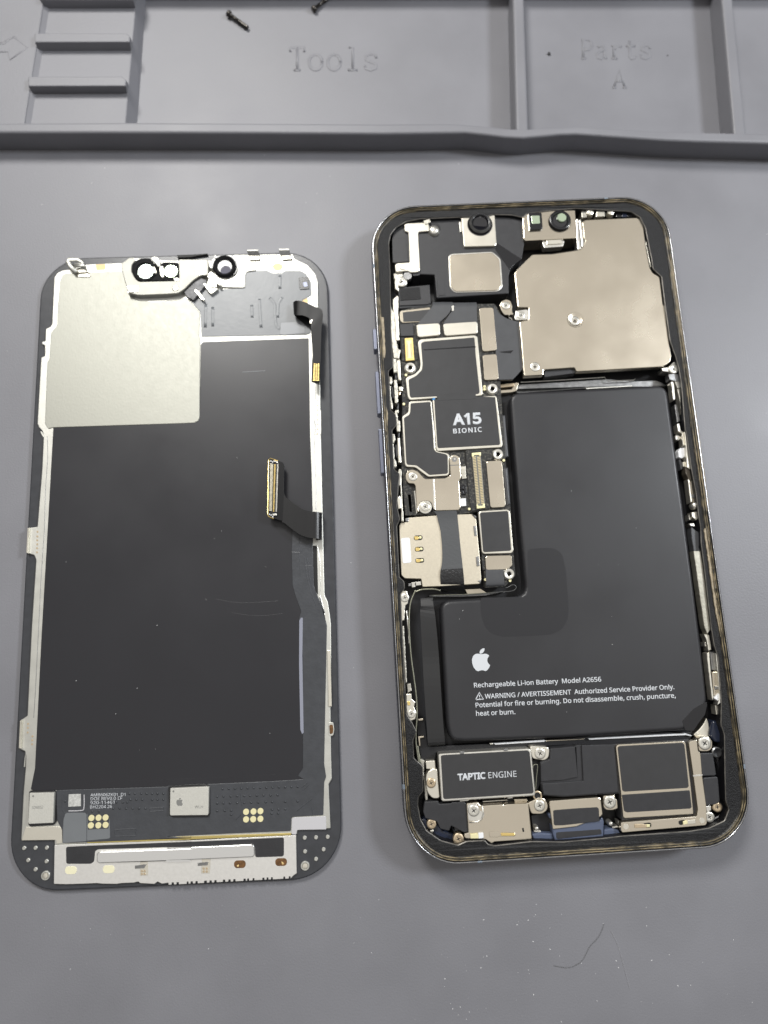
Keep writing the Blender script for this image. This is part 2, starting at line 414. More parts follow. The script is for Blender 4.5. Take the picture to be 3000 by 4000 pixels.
loft('adhesive_bead', phone, [(.5, 6.5), (.56, 7.0), (.75, 7.08), (.95, 6.92), (1.15, 7.02), (1.45, 6.85), (1.7, 6.5)], GLUE, jz=.07, ji=.06)
GLINE = mat('glue_line', (.05, .04, .02), 0, .4, .8, 2, rgb2=(.30, .24, .14), vscale=.35, thr=(.42, .62))
for i_, z_ in ((.80, 7.12), (1.22, 7.02)):
    lp_ = [loc(x, y) for x, y in ringpt(i_)]
    tube('glue_line', phone, [(x + R.uniform(-.05, .05), y + R.uniform(-.05, .05), z_ + R.uniform(-.05, .03)) for x, y in lp_ + lp_[:1]], .10, GLINE, 6)
# inner ledge (gasket) with its traced, uneven inner edge
LEDGE = ('S 1526,1307 1522,1050 1517,950 1524,915 1545,888 1585,864 1640,853 1790,847 1900,845 1925,836 2000,838 2041,847 2059,832 2150,820 2253,812 2464,824 2502,847 2523,889 2536,956 2548,1015 '
         '2553,1049 2586,1079 2599,1184 2620,1332 2641,1391 2654,1437 2664,1500 2678,1675 2683,1690 2702,1826 2721,1925 2731,2010 2739,2060 2741,2121 2754,2220 2780,2449 2792,2520 2807,2567 2820,2744 2818,2829 '
         '2822,2840 2832,2869 2834,3025 2837,3126 2850,3162 2832,3208 2773,3236 2695,3249 2429,3268 2356,3277 2200,3291 2079,3289 1931,3306 1906,3301 1893,3285 1822,3289 1788,3304 1720,3285 1665,3247 1640,3200 1630,3145 '
         '1632,3112 1651,3090 1649,2993 1615,2964 1611,2892 1625,2858 1608,2824 1586,2792 1581,2702 1572,2521 1568,2431 1563,2318 1579,2299 1577,2272 1558,2256 1548,2053 1560,2029 1548,1974 1552,1935 '
         '1558,1849 1538,1835 1534,1778 1530,1679 1548,1659 1544,1620 1524,1601 1519,1503 1515,1448 1534,1432')
inner = rounded(px2(P(LEDGE), 6.55), .35, 3)
if area2(inner) < 0: inner = inner[::-1]
outer = [loc(x, y) for x, y in ringpt(1.5)]
def ledge():
    V = [(x, y, 6.75) for x, y in outer] + [(x, y, 6.55) for x, y in inner]
    i2 = inset(inner, .15); no, ni = len(outer), len(inner)
    Fc = [tuple(t) for t in tessellate_polygon([[Vector((x, y, 0)) for x, y in outer], [Vector((x, y, 0)) for x, y in inner[::-1]]])]
    Fc = [tuple(i if i < no else no + (ni - 1 - (i - no)) for i in t) for t in Fc]
    k1 = len(V); V += [(x, y, 6.45) for x, y in i2]; k2 = len(V); V += [(x, y, 1.0) for x, y in i2]
    mi = [0] * len(Fc)
    for i in range(ni):
        j = (i + 1) % ni
        Fc.append((no + i, no + j, k1 + j, k1 + i)); mi.append(1)
        Fc.append((k1 + i, k1 + j, k2 + j, k2 + i)); mi.append(2)
    return link('inner_ledge', V, Fc, [GASK, mat('ledge_lip', (.16, .15, .135), .6, .42, .4, 2, .4, .5), DEEP], phone, (PX, PY, 1), mi)
ledge()
solid('inner_floor', phone, [loc(x, y) for x, y in ringpt(1.8)], 1.0, .4, DEEP, 0)
# antenna bands across the rim
def band(t, along):
    p = cast(P(t)[0], 7.3); dx, dy = p.x - PX, p.y - PY; x, y = dx * c(PT) + dy * s(PT), -dx * s(PT) + dy * c(PT)
    prof = [(-.02, 1.5), (-.02, 6.3), (.04, 6.93), (.15, 7.23), (.34, 7.38), (.54, 7.33)]; V = []; Fc = []
    for i, z in prof:
        for d in (-.45, .45):
            q = (math.copysign(W / 2 - i, x), y + d) if along == 'y' else (x + d, math.copysign(H / 2 - i, y)); X, Y = loc(*q); V.append((X, Y, z))
    for k in range(len(prof) - 1): Fc.append((2 * k, 2 * k + 1, 2 * k + 3, 2 * k + 2))
    link('antenna_band', V, Fc, BAND2, phone, V[4])
for t, a in (('K1 145,755', 'y'), ('K6 30,530', 'y'), ('K6 745,1215', 'x'), ('K2 868,108', 'x'), ('K7 1575,530', 'y')): band(t, a)
# side buttons on the left flank
for y0, y1 in (('K3 0,360', 'K3 0,572'), ('K3 0,785', 'K3 0,1210'), ('K3 0,1355', 'K3 0,1800')):
    a, b = cast((1480, P(y0)[0][1]), 4), cast((1490, P(y1)[0][1]), 4)
    ya, yb = -(a.x - PX) * s(PT) + (a.y - PY) * c(PT), -(b.x - PX) * s(PT) + (b.y - PY) * c(PT)
    q = rounded([(-W / 2 - .75, ya), (-W / 2 + .3, ya), (-W / 2 + .3, yb), (-W / 2 - .75, yb)], .3)
    solid('side_button', phone, [loc(*p) for p in q], 5.3, 2.6, BLUEM, .3, 3)
# dried adhesive strips on the ledge
for t in ('L1 265,1310 330,1320 345,1650 362,2080 350,2200 318,2190 300,1800',
          'L2 70,700 110,760 135,860 155,960 150,1260 100,1270 90,1000', 'L2 105,1320 150,1330 155,1400 110,1440', 'L2 125,1480 140,1500 150,1640 185,1760 160,1800 130,1790',
          'L2 140,2000 165,2010 190,2150 160,2170', 'L2 40,60 60,90 70,500 85,700 60,690 45,300'):
    pr('adhesive_strip', phone, t, 6.95, 6.5, TAN, b=.08, r=0, jit=.06)
for t in ('R2 350,270 395,240 440,540 470,800 520,1100 555,1290 500,1250 450,990 400,640',):
    pr('adhesive_strip', phone, t, 6.95, 6.5, TAN, b=.08, r=0, jit=.07)
for t in ('K2 1465,700 1490,690 1530,900 1580,1250 1625,1590 1600,1600 1550,1300 1500,950', 'R1 300,80 335,70 480,1050 640,2200 590,2200 440,1060'):
    pr('adhesive_strip', phone, t, 7.12, 6.5, TAN, b=.12, r=0, jit=.05)

# --- upper left: earpiece module
Z = 5.6
ear = pr('earpiece_module', phone, 'K1 310,480 335,430 430,352 960,302 1240,292 1530,300 1535,560 1512,690 1450,735 1405,790 1392,850 1392,1010 725,1052 705,838 570,832 560,845 500,845 480,815 340,740', Z, 1.2, BLK, b=.2, r=.3)
pr('raised_panel', ear, 'K1 312,498 430,495 442,520 462,715 318,728', Z + .22, Z - .1, BLK, b=.1, r=.3)
pr('raised_panel', ear, 'K1 730,892 795,888 805,1025 740,1032', Z + .10, Z - .1, BLK, b=.06, r=.1)
pr('raised_panel', ear, 'K1 497,828 560,822 568,840 512,848', Z + .12, Z - .1, BLK, b=.05, r=.1)
pr('speaker_rim', ear, 'K1 832,665 862,642 1242,622 1318,690 1336,955 1292,992 890,1002 846,955', Z + .12, Z - .1, SILV, b=.1, r=.7)
pr('speaker_cover', ear, 'K1 845,672 868,650 1238,630 1306,694 1322,948 1286,980 893,990 856,948', Z + .34, Z, BEIGE, b=.1, r=.6)
pr('camera_ribbon', ear, 'K1 1285,545 1510,690 1450,735 1400,790 1265,600', Z + .07, Z - .05, BLKG, b=.03, r=.1)
br = pr('grounding_bracket', phone, 'K1 425,372 445,360 640,352 655,380 650,432 553,440 562,600 572,790 550,812 480,816 462,800 400,806 345,812 338,745 360,728 475,722 470,560 464,440 430,436', Z + .55, Z + .1, CREAM, b=.14, r=.35)
pr('bent_tab', br, 'K1 372,738 450,738 442,792 385,782', Z + .72, Z + .4, SILV, b=.12, r=.2)
pr('bent_tab', br, 'K1 600,335 660,318 672,345 620,372', Z + .8, Z + .3, WSILV, b=.1, r=.2)
lathe('dome_post', phone, 'K1 698,432', 48, Z + .2, [(1.2, -.4, 0), (1.1, .0, 0), (1, .35, 0), (.75, .65, 0), (.3, .78, 0)], SILV)
disc('well_ring', phone, 'K1 700,405', 62, Z + .05, Z - .2, DEEP)
lathe('well_ring', phone, 'K1 455,850', 42, Z - .1, [(1, -.8, 0), (1, .1, 0), (.9, .25, 0), (.5, .25, 0)], [DSILV])
screw(phone, 'K1 402,900', 52, Z + .1)
pr('shield_bracket', phone, 'L1 575,350 735,345 740,440 640,500 650,700 630,770 570,690 560,600', Z - .1, 3.5, WSILV, b=.15, r=.2)
# front camera
fc = pr('front_camera', phone, 'K1 953,292 1262,282 1280,550 1265,568 978,576', 6.3, 2, CREAM, b=.14, r=.25)
pr('side_tab', fc, 'K1 932,345 955,345 962,438 940,440', 5.95, 4, SILV, b=.1, r=.1)
lathe('lens_barrel', fc, 'K1 1125,372', 108, 6.3, [(1.12, -.1, 0), (1.05, .12, 0), (1, .2, 1), (.92, .5, 1), (.86, .80, 0), (.78, 1.0, 0), (.72, 1.0, 1), (.66, .9, 1), (.60, .5, 2), (.3, .42, 2)], [DSILV, BLKG, GLASS], 32)  # steel ring around the top paints in the lens highlight
# flood and dot sensors
fs = pr('sensor_module', phone, 'K2 98,295 130,252 585,238 602,488 590,497 125,522 108,500', 6.3, 2, BEIGE, b=.14, r=.2)
pr('emitter_housing', fs, 'K2 150,265 275,262 285,405 270,415 165,422', 6.85, 6.2, BLKG, b=.12, r=.2)
pr('emitter_window', fs, 'K2 178,290 255,288 260,362 185,366', 6.93, 6.8, LENSG, b=.04, r=.2)
lathe('lens_barrel', fs, 'K2 440,345', 104, 6.3, [(1.03, -.1, 0), (1, .1, 0), (.93, .7, 0), (.86, .8, 0), (.72, .75, 0), (.62, .3, 1), (.2, .3, 1)], [BLKG, GLASS], 32)
disc('sensor_lens', fs, 'K2 462,305', 44, 6.95, 6.5, LENSG, b=.1)
pr('mount_tab', fs, 'K2 278,528 470,515 486,525 470,575 298,588', 5.8, 4, SILV, b=.1, r=.2)
pr('mount_tab', fs, 'K2 318,515 458,508 465,548 325,556', 6.05, 5, CREAM, b=.08, r=.1)
for t in ('K2 592,320 612,315 640,590 608,605', 'K2 620,330 640,325 668,560 650,585'): pr('spring_leaf', phone, t, 5.9, 3.5, SILV, b=.12, r=.15)
# small contacts beside the sensor
for t, m, z in (('T1 85,150 165,140 175,285 95,290', WSILV, 5.7), ('T1 335,185 465,180 470,265 325,275', CREAM, 6.0), ('T1 650,190 745,185 745,280 650,280', BLKG, 5.6), ('T1 835,185 935,180 940,265 830,275', BLKG, 5.7), ('T1 745,195 830,190 830,275 745,280', DBLUE, 5.65)):
    pr('antenna_contact', phone, t, z, 3, m, b=.1, r=.15)
for t in ('T1 225,210', 'T1 560,205'): lathe('dome_post', phone, t, 62, 5.7, [(1.1, -1, 0), (1.0, 0, 0), (.85, .3, 0), (.3, .5, 0)], CREAM)
# --- big camera shield plate
ZP = 6.05
cs_ = pr('camera_shield', phone, 'K2 645,345 680,325 1180,303 1215,330 1225,420 1240,560 1280,770 1310,820 1370,850 1385,960 1402,1110 1420,1130 1445,1360 1478,1600 1466,1645 1430,1672 1390,1690 595,1735 580,1697 295,1717 295,1766 108,1776 85,1500 65,1270 150,1250 150,1140 50,1140 35,980 20,825 42,790 190,645 370,640 590,607 632,596 662,560 676,520 662,500', ZP, 4.6, BEIGE, b=.28, r=.35, bn=3)
disc('screw_dimple', cs_, 'K2 585,1258', 68, ZP + .02, ZP - .3, SILV, b=.02)
screw(cs_, 'K2 582,1262', 46, ZP + .12); 
lathe('raised_boss', cs_, 'K2 585,1255', 78, ZP - .02, [(1, -.05, 0), (.93, .1, 0), (.84, .12, 0), (.78, .05, 0)], BEIGE)
screw(phone, 'K2 213,1688', 46, ZP + .10)
pr('clip_bracket', phone, 'K2 35,1170 130,1155 158,1165 158,1235 140,1252 40,1258 25,1245', ZP - .25, 3, SILV, b=.15, r=.2)
screw(phone, 'K2 85,1210', 40, ZP - .15)
screw(phone, 'K2 1497,1708', 46, ZP - .2); pr('clip_bracket', phone, 'K2 1388,1700 1450,1690 1500,1640 1545,1660 1560,1720 1520,1745 1465,1738 1392,1730', ZP - .5, 3, SILV, b=.15, r=.3)
pr('edge_flange', phone, 'K2 1225,420 1262,500 1272,560 1300,700 1308,770 1282,770 1240,560', ZP - .5, 4, WSILV, b=.1, r=.1)
pr('black_tab', phone, 'K2 298,1720 580,1700 590,1748 302,1785', 5.3, 3, BLK, b=.1, r=.1)
pr('battery_rail', phone, 'K2 62,1850 700,1812 870,1800 1130,1822 1330,1812 1390,1835 1440,1870 1110,1866 680,1888 50,1935 30,1900', 2.4, 1.2, DSILV, b=.15, r=.3)
pr('battery_rail', phone, 'K2 680,1885 1110,1862 1115,1870 690,1895', 2.9, 2, SILV, b=.04, r=0)
tube('rail_wire', phone, tpx('K2 80,1832 400,1815 858,1786 882,1822 1128,1812 1140,1800', 3.2), .12, SILV)
pr('flex_stub', phone, 'K3 1275,895 1430,880 1430,915 1280,930', 3.2, 1.2, BRASS, b=.1, r=.1)
pr('flex_stub', phone, 'K3 1430,880 1475,875 1450,960 1400,975 1270,985 1270,955 1400,945', 2.9, 1.2, BEIGE, b=.1, r=.2)
# --- bracket with a screw left of the plate
pr('screw_bracket', phone, 'K3 1282,110 1300,65 1345,45 1390,60 1408,110 1405,170 1425,200 1330,205 1300,165', 5.6, 2.5, BEIGE, b=.15, r=.4)
screw(phone, 'K3 1343,108', 42, 5.75)
tube('contact_spring', phone, tpx('K3 1372,230 1395,238 1402,255 1398,265', 4.8), .16, SILV)

# --- logic board and what sits on it
lb = pr('logic_board', phone, 'K3 285,290 285,160 600,90 1050,95 1230,92 1290,190 1290,800 1290,900 1310,1200 1335,1610 K4 1390,700 1420,1180 1440,1400 1330,1510 1140,1520 1060,760 880,790 340,800 K3 300,1700 310,1100 300,700', 4.9, 2.5, FOAM, b=.1, r=.2)
def on(name, t, z, m, b=.1, r=.15, z0=4.7, **k): return pr(name, lb, t, z, z0, m, b=b, r=r, **k)
pr('relay_box', phone, 'K1 368,970 400,955 660,928 672,1100 640,1112 378,1125', 5.3, 2, BLK, b=.15, r=.2)
pr('foam_pad', phone, 'K1 378,965 568,950 578,1062 388,1075', 5.42, 5.2, GASK, b=.05, r=.15)
pr('flex_roll', phone, 'K1 372,1118 665,1092 668,1130 378,1150', 5.0, 3.5, FLEX, b=.35, r=0, bn=4)
on('shield_can', 'K3 282,185 295,160 590,125 590,275 470,275 310,284 290,262', 5.15, BEIGE, b=.12, r=.4)
on('black_label', 'K3 314,178 590,148 590,262 322,272', 5.22, LABEL, b=.03, r=.1)
on('dark_chip', 'K3 285,297 418,290 424,412 295,416', 5.3, BLK, b=.08, r=.1)
ribbon('display_flex', phone, [(P('K3 605,80')[0], P('K3 810,78')[0], 4.7), (P('K3 610,115')[0], P('K3 822,105')[0], 5.15), (P('K3 540,205')[0], P('K3 765,200')[0], 5.28), (P('K3 460,300')[0], P('K3 690,270')[0], 5.32), (P('K3 455,330')[0], P('K3 688,300')[0], 5.2)], .1, FLEX)
ribbon('display_flex', phone, [(P('K3 822,85')[0], P('K3 1050,82')[0], 4.7), (P('K3 826,130')[0], P('K3 1053,120')[0], 5.2), (P('K3 770,215')[0], P('K3 1056,215')[0], 5.3), (P('K3 722,285')[0], P('K3 1058,265')[0], 5.3), (P('K3 722,310')[0], P('K3 1058,290')[0], 5.2)], .1, FLEX)
pr('flex_notch', phone, 'K3 800,118 822,105 826,160 808,168', 5.5, 5.0, SILV, b=.05, r=.1)
on('connector_cap', 'K3 450,308 470,296 668,284 684,300 688,395 670,408 480,426 462,415', 5.62, CREAM, b=.16, r=.4)
on('connector_cap', 'K3 718,300 735,288 1045,268 1060,282 1064,378 1045,390 748,412 730,400', 5.62, CREAM, b=.16, r=.4)
pr('camera_flex', phone, 'K3 1222,108 1275,185 1300,205 1345,235 1430,262 1476,268 1500,500 1512,745 1412,848 1268,852 1240,560', 5.35, 4.5, FLEX, b=.1, r=.3)
pr('flex_slit', phone, 'K3 1272,572 1418,556 1392,586 1310,580', 5.40, 5.2, BLKG, b=.03, r=0)
on('steel_stiffener', 'K3 1078,145 1095,134 1205,130 1220,142 1254,545 1240,556 1128,568 1110,555', 5.5, BEIGE, b=.08, r=.3)
on('steel_stiffener', 'K3 1112,612 1125,603 1240,594 1252,605 1272,835 1255,848 1140,853 1128,842', 5.5, BEIGE, b=.08, r=.3)
on('foam_collar', 'K3 298,440 445,418 468,640 430,670 320,672 305,640', 5.15, FOAM, b=.1, r=.3)
cn = on('battery_connector', 'K3 333,436 414,430 430,655 345,662', 5.5, GOLD, b=.08, r=.15)
pr('connector_well', lb, 'K3 350,458 400,454 415,632 362,638', 5.54, 5.4, PGOLD, b=.02, r=.1)
pins('contact_pins', lb, 'K3 345,480 408,476 420,625 356,630', [(.05, .3, 0), (.62, .9, .4)], 13, 0, 1, 5.62, 5.4, BRASS)
pins('contact_pins', lb, 'K3 350,452 402,448 404,470 352,474', [(.1, .9, 0)], 1, .2, .9, 5.6, 5.4, BRASS)
for t in ('K3 390,728', 'K3 1210,938', 'K3 1265,1592', 'K4 1376,1382'): standoff(lb, t, 54, 5.75)
# shield cans with black labels
on('shield_can', 'K3 464,475 490,447 1030,405 1058,418 1085,700 1112,990 1100,1006 1046,1012 660,1031 380,1052 362,1010 344,842 362,820 440,790 486,745 492,690', 5.5, CREAM, b=.1, r=.5)
on('black_label', 'K3 496,488 520,470 1030,428 1042,600 1082,975 1068,992 398,1030 384,1010 372,850 450,810 505,752 512,690', 5.56, LABEL, b=.04, r=.35)
on('label_fold', 'K3 520,548 1040,514 1042,526 525,556', 5.62, BLKG, b=.03, r=0)
on('shield_can', 'K3 612,1052 1040,1022 1238,1008 1250,1020 1310,1500 1302,1522 660,1562 648,1540', 5.62, CREAM, b=.1, r=.3)
on('black_label', 'K3 628,1046 1060,1016 1236,1024 1286,1488 1275,1500 672,1532 660,1515', 5.70, LABEL, b=.04, r=.15)
on('shield_can', 'K3 375,1078 395,1064 598,1056 622,1300 640,1540 660,1565 755,1582 778,1600 780,1785 760,1806 570,1818 530,1790 440,1722 350,1718 335,1690 308,1225 330,1200 370,1180', 5.45, CREAM, b=.1, r=.4)
on('black_label', 'K3 392,1085 590,1070 612,1300 626,1545 650,1572 745,1592 762,1610 766,1775 750,1788 580,1800 548,1775 452,1704 362,1698 350,1680 326,1230 380,1200 390,1170', 5.52, LABEL, b=.04, r=.35)
on('black_label', 'K3 652,1000 1040,975 1048,1040 662,1058', 5.73, LABEL, b=.03, r=.1)
text('chip_name', lb, 'A15', 'K3 812,1300', 'K3 1103,1284', 52, 5.70, WHITE, off=.045)
text('chip_name', lb, 'BIONIC', 'K3 818,1386', 'K3 1106,1368', 22.5, 5.70, WHITE, off=.03, space=1.25)
on('ink_mark', 'K3 604,1046 622,1032 640,1034 628,1056', 5.72, CYAN, b=.02, r=0)
for t in ('K3 347,802', 'K3 325,1092', 'K3 1130,918', 'K3 1130,945', 'K4 978,735', 'K4 1322,250', 'K4 1140,1440', 'K4 1385,1450'): disc('test_pad', lb, t, 14, 5.3, 4.7, PGOLD, b=.04, n=12)
# steel bracket below
bk = pr('steel_bracket', phone, 'K4 340,400 362,355 418,340 468,362 525,425 545,435 740,427 792,402 786,300 780,240 800,203 836,190 878,212 890,300 897,432 876,452 892,725 872,746 640,752 612,720 600,672 570,655 520,655 484,672 472,715 476,765 455,760 440,500 425,480 375,480 345,442', 5.85, 4.6, BEIGE, b=.12, r=.35)
pr('bracket_crease', bk, 'K4 612,435 628,434 642,745 622,735', 5.90, 5.7, SILV, b=.05, r=0)
pr('bracket_crease', bk, 'K4 786,296 890,292 890,300 786,304', 5.88, 5.7, DSILV, b=.02, r=0)
screw(phone, 'K4 415,412', 46, 5.95); screw(phone, 'K4 540,715', 46, 5.75)
lathe('recess_ring', phone, 'K4 538,715', 66, 5.6, [(1.05, -.4, 0), (1, .1, 0), (.85, .12, 0), (.75, -.05, 0)], SILV)
disc('bracket_hole', bk, 'K4 830,241', 27, 5.88, 5.6, DSILV); disc('bracket_pin', bk, 'K4 832,236', 14, 5.95, 5.6, SILV, b=.1)
pr('flex_roll', phone, 'K4 325,562 428,550 446,798 352,802', 4.9, 2.5, BLKG, b=.8, r=0, bn=5)
pr('flex_stub', phone, 'K4 425,555 440,552 462,770 448,790', 5.1, 3, SILV, b=.1, r=0)
for t, m, z in (('K4 892,312 942,310 948,430 905,436', WSILV, 5.3), ('K4 884,498 915,496 922,540 890,542', BLKG, 5.2), ('K4 920,496 945,495 952,585 926,588', BLKG, 5.25), ('K4 888,545 918,545 925,590 895,592', BLKG, 5.2), ('K4 886,632 944,628 948,705 894,708', WHITEL, 5.35)):
    on('small_chip', t, z, m, b=.06, r=.06)
on('foam_collar', 'K4 940,150 1000,140 1200,125 1235,232 1150,258 1165,400 1192,722 1135,740 1000,757 975,600', 5.3, FOAM, b=.1, r=.25)
on('board_connector', 'K4 1002,176 1090,168 1136,724 1052,732', 5.5, mat('connector_grey', (.22, .22, .21), .3, .4), b=.06, r=.1)
pins('contact_pins', lb, 'K4 1005,215 1092,207 1132,680 1048,688', [(.06, .42, 0), (.58, .94, .35)], 30, 0, 1, 5.66, 5.45, mat('pin_gold', (.80, .68, .42), .8, .35), skew=.006)
on('connector_end', 'K4 1002,176 1092,168 1094,206 1078,206 1074,195 1025,199 1020,215 1006,215', 5.72, PGOLD, b=.06, r=.08)
on('connector_end', 'K4 1050,690 1064,688 1068,705 1112,702 1112,682 1132,680 1136,724 1054,732', 5.72, PGOLD, b=.06, r=.08)
on('steel_stiffener', 'K4 1148,275 1162,258 1288,250 1304,262 1340,700 1322,716 1205,722 1188,708', 5.55, BEIGE, b=.08, r=.35)
pr('flex_roll', phone, 'K4 1308,325 1368,318 1395,690 1350,710', 5.2, 2.5, FLEX, b=.6, r=0, bn=4)
pr('flex_roll', phone, 'K3 1304,1205 1338,1200 1374,1618 1332,1630', 5.0, 2.5, FLEX, b=.4, r=0, bn=4)
on('shield_can', 'K4 1068,775 1090,756 1358,739 1384,755 1418,1155 1400,1176 1125,1184 1104,1165', 5.5, CREAM, b=.12, r=.3)
on('black_label', 'K4 1085,780 1100,770 1355,754 1366,765 1397,1140 1385,1152 1128,1166 1116,1155', 5.57, LABEL, b=.05, r=.15)
on('connector_cap', 'K4 1138,1220 1155,1202 1385,1196 1402,1208 1408,1300 1360,1330 1345,1338 1160,1344 1144,1330', 5.5, BEIGE, b=.08, r=.35)
on('foam_collar', 'K4 1100,1210 1130,1200 1140,1340 1112,1345', 5.2, FOAM, b=.06, r=.1)
ribbon('antenna_flex', phone, [(P('K4 1142,1335')[0], P('K4 1318,1325')[0], 5.4), (P('K4 1143,1380')[0], P('K4 1322,1370')[0], 5.42), (P('K4 1145,1470')[0], P('K4 1328,1460')[0], 5.35), (P('K4 1147,1505')[0], P('K4 1330,1500')[0], 5.0), (P('K4 1148,1520')[0], P('K4 1331,1516')[0], 4.0)], .1, FLEX)

# --- card reader
sim = pr('card_reader', phone, 'K4 278,900 300,872 372,866 374,822 660,800 1000,785 1046,835 1062,1010 1085,1240 1098,1450 1082,1482 700,1506 512,1512 498,1432 335,1428 300,1395', 5.05, 2.2, mat('card_reader_steel', (.70, .64, .52), .95, .42, .15, 8, .04, 3), b=.12, r=.2)
for y in ((470, 1023), (480, 1136), (486, 1249)):
    x, yy = y
    pr('contact_slot', sim, f'K4 {x-45},{yy-22} {x+42},{yy-26} {x+42},{yy+22} {x-45},{yy+26}', 5.07, 4.9, HOLE, b=.01, r=1.2)
    pr('contact_leaf', sim, f'K4 {x-40},{yy-14} {x+2},{yy-17} {x+4},{yy+18} {x-38},{yy+21}', 5.10, 4.9, GOLD, b=.05, r=.3)
    pr('contact_leaf', sim, f'K4 {x+6},{yy-15} {x+30},{yy-17} {x+32},{yy+8} {x+8},{yy+10}', 5.14, 4.9, PGOLD, b=.06, r=.2)
pr('white_sticker', sim, 'K4 296,1036 308,1026 372,1020 386,1030 402,1260 390,1270 326,1278 314,1266', 5.12, 5.0, WHITEL, b=.02, r=.35)
for t in ('K4 1018,905 1044,902 1056,1000 1030,1006', 'K4 1044,1210 1074,1206 1082,1302 1052,1308', 'K4 1005,785 1046,805 1046,835', 'K4 340,830 372,824 374,860 345,862', 'K4 1060,1450 1098,1440 1092,1475'): pr('latch_clip', sim, t, 5.2, 4.5, DSILV, b=.08, r=.1)
ribbon('reader_flex', phone, [(P('K4 622,758')[0], P('K4 850,748')[0], 5.6), (P('K4 650,790')[0], P('K4 858,790')[0], 5.45), (P('K4 668,860')[0], P('K4 864,850')[0], 5.3), (P('K4 690,950')[0], P('K4 874,950')[0], 5.28), (P('K4 706,1100')[0], P('K4 888,1100')[0], 5.27), (P('K4 708,1250')[0], P('K4 905,1250')[0], 5.27), (P('K4 692,1350')[0], P('K4 914,1335')[0], 5.3)], .12, mat('flex_slate', (.075, .078, .082), 0, .5, .5, 1.5))
ribbon('reader_flex', phone, [(P('K4 694,1338')[0], P('K4 914,1328')[0], 5.42), (P('K4 688,1400')[0], P('K4 920,1390')[0], 5.45), (P('K4 692,1480')[0], P('K4 928,1480')[0], 5.1), (P('K4 692,1530')[0], P('K4 932,1545')[0], 4.0), (P('K4 692,1555')[0], P('K4 934,1585')[0], 2.5)], .1, mat('flex_crinkle', (.014, .014, .015), 0, .32, 1.5, 1.8))
pr('latch_post', phone, 'K4 400,1468 438,1464 440,1515 405,1520', 4.6, 2, SILV, b=.1, r=.05); pr('latch_post', phone, 'K4 440,1462 498,1458 500,1495 445,1502', 4.8, 2, SILV, b=.1, r=.05); pr('latch_post', phone, 'K4 370,1480 402,1476 404,1505 372,1508', 4.3, 2, DSILV, b=.1, r=.05)
pr('flex_stub', phone, 'K4 930,1535 1090,1528 1140,1560 1140,1572 960,1585', 2.6, 1.2, BEIGE, b=.1, r=.1)
pr('battery_rail', phone, 'K4 580,1592 690,1595 930,1582 1140,1570 1300,1560 1330,1565 1140,1600 900,1612 585,1612', 2.2, 1.2, DSILV, b=.1, r=.1)
tube('rail_wire', phone, tpx('K4 600,1600 930,1588 1150,1572 1330,1560', 3.0), .12, BWIRE)
# --- antenna wire looping down the left wall
tube('antenna_wire', phone, smooth_path(tpx('K4 690,1550 620,1535 500,1540 450,1560 K5 270,130 232,220 218,330 220,500 235,700 262,900 280,1050 286,1200 277,1330 278,1450 300,1600 318,1680', 5.5)), .17, BWIRE, 8, 2.0)
tube('antenna_wire', phone, smooth_path(tpx('K5 400,172 700,165 880,152 1000,138 1090,132 1130,118 1142,98 1128,78 1098,80 1070,98 1050,102', 5.0)), .11, mat('thin_black_wire', (.09, .09, .09), .4, .35), 8)
# --- battery
batt = solid('battery', phone, rounded(px2([(1990, 1534), (2606, 1502), (2664, 1925), (2708, 2252), (2756, 2646), (2765, 2742), (2748, 2785), (2690, 2853), (2200, 2884), (1816, 2898), (1762, 2894), (1746, 2840), (1719, 2346), (2056, 2327), (2030, 2053), (2002, 1700)], 5.2), 2.6, 6), 5.2, 1.2, BATT, .9, 6)
pr('battery_patch', batt, 'K5 832,188 838,330 862,420 920,495 1020,526 1250,518 1450,506 1540,460 1590,370 1596,280 1588,160 1570,-60 1540,-190 1480,-235 1400,-245 1240,-232 1246,100 1240,165 1200,182', 5.215, 5.15, BPATCH, b=.005, r=.8)
pr('battery_fold', batt, 'R2 150,2020 250,1910 372,1840 380,1870 360,1960 300,2040 255,2110 180,2105', 5.24, 5.0, BLKG, b=.05, r=.3)
LOGO = ['K5 838,676 815,671 790,673 770,690 760,720 762,755 775,790 795,815 812,824 828,818 845,813 862,817 880,822 898,808 912,785 918,770 903,758 893,740 893,715 903,697 910,690 897,677 877,671 855,674',
        'K5 828,672 825,656 834,638 852,626 868,623 869,641 859,659 844,670']
for t in LOGO: pr('printed_logo', batt, t, 5.222, 5.19, WHITE, b=.004, r=.25)
text('printed_text', batt, 'Rechargeable Li-ion Battery  Model A2656', 'K5 778,964', 'F 1299,1472', 20.5, 5.21, WHITE, off=.016)
text('printed_text', batt, 'WARNING / AVERTISSEMENT  Authorized Service Provider Only.', 'K5 872,1060', 'F 1457,1488.5', 20.5, 5.21, WHITE, off=.016)
text('printed_text', batt, 'Potential for fire or burning. Do not disassemble, crush, puncture,', 'K5 792,1136', 'F 1460,1507', 20.5, 5.21, WHITE, off=.016)
text('printed_text', batt, 'heat or burn.', 'K5 796,1208', 'K5 1135,1193', 20.5, 5.21, WHITE, off=.016)
tube('warning_triangle', batt, tpx('K5 792,1068 824,1006 860,1064 792,1068 800,1062', 5.21), .16, WHITE, 4, .15)
tube('warning_triangle', batt, tpx('K5 825,1026 826,1046', 5.21), .14, WHITE, 4, .15); disc('warning_dot', batt, 'K5 827,1056', 4, 5.225, 5.19, WHITE, b=.005, n=8)
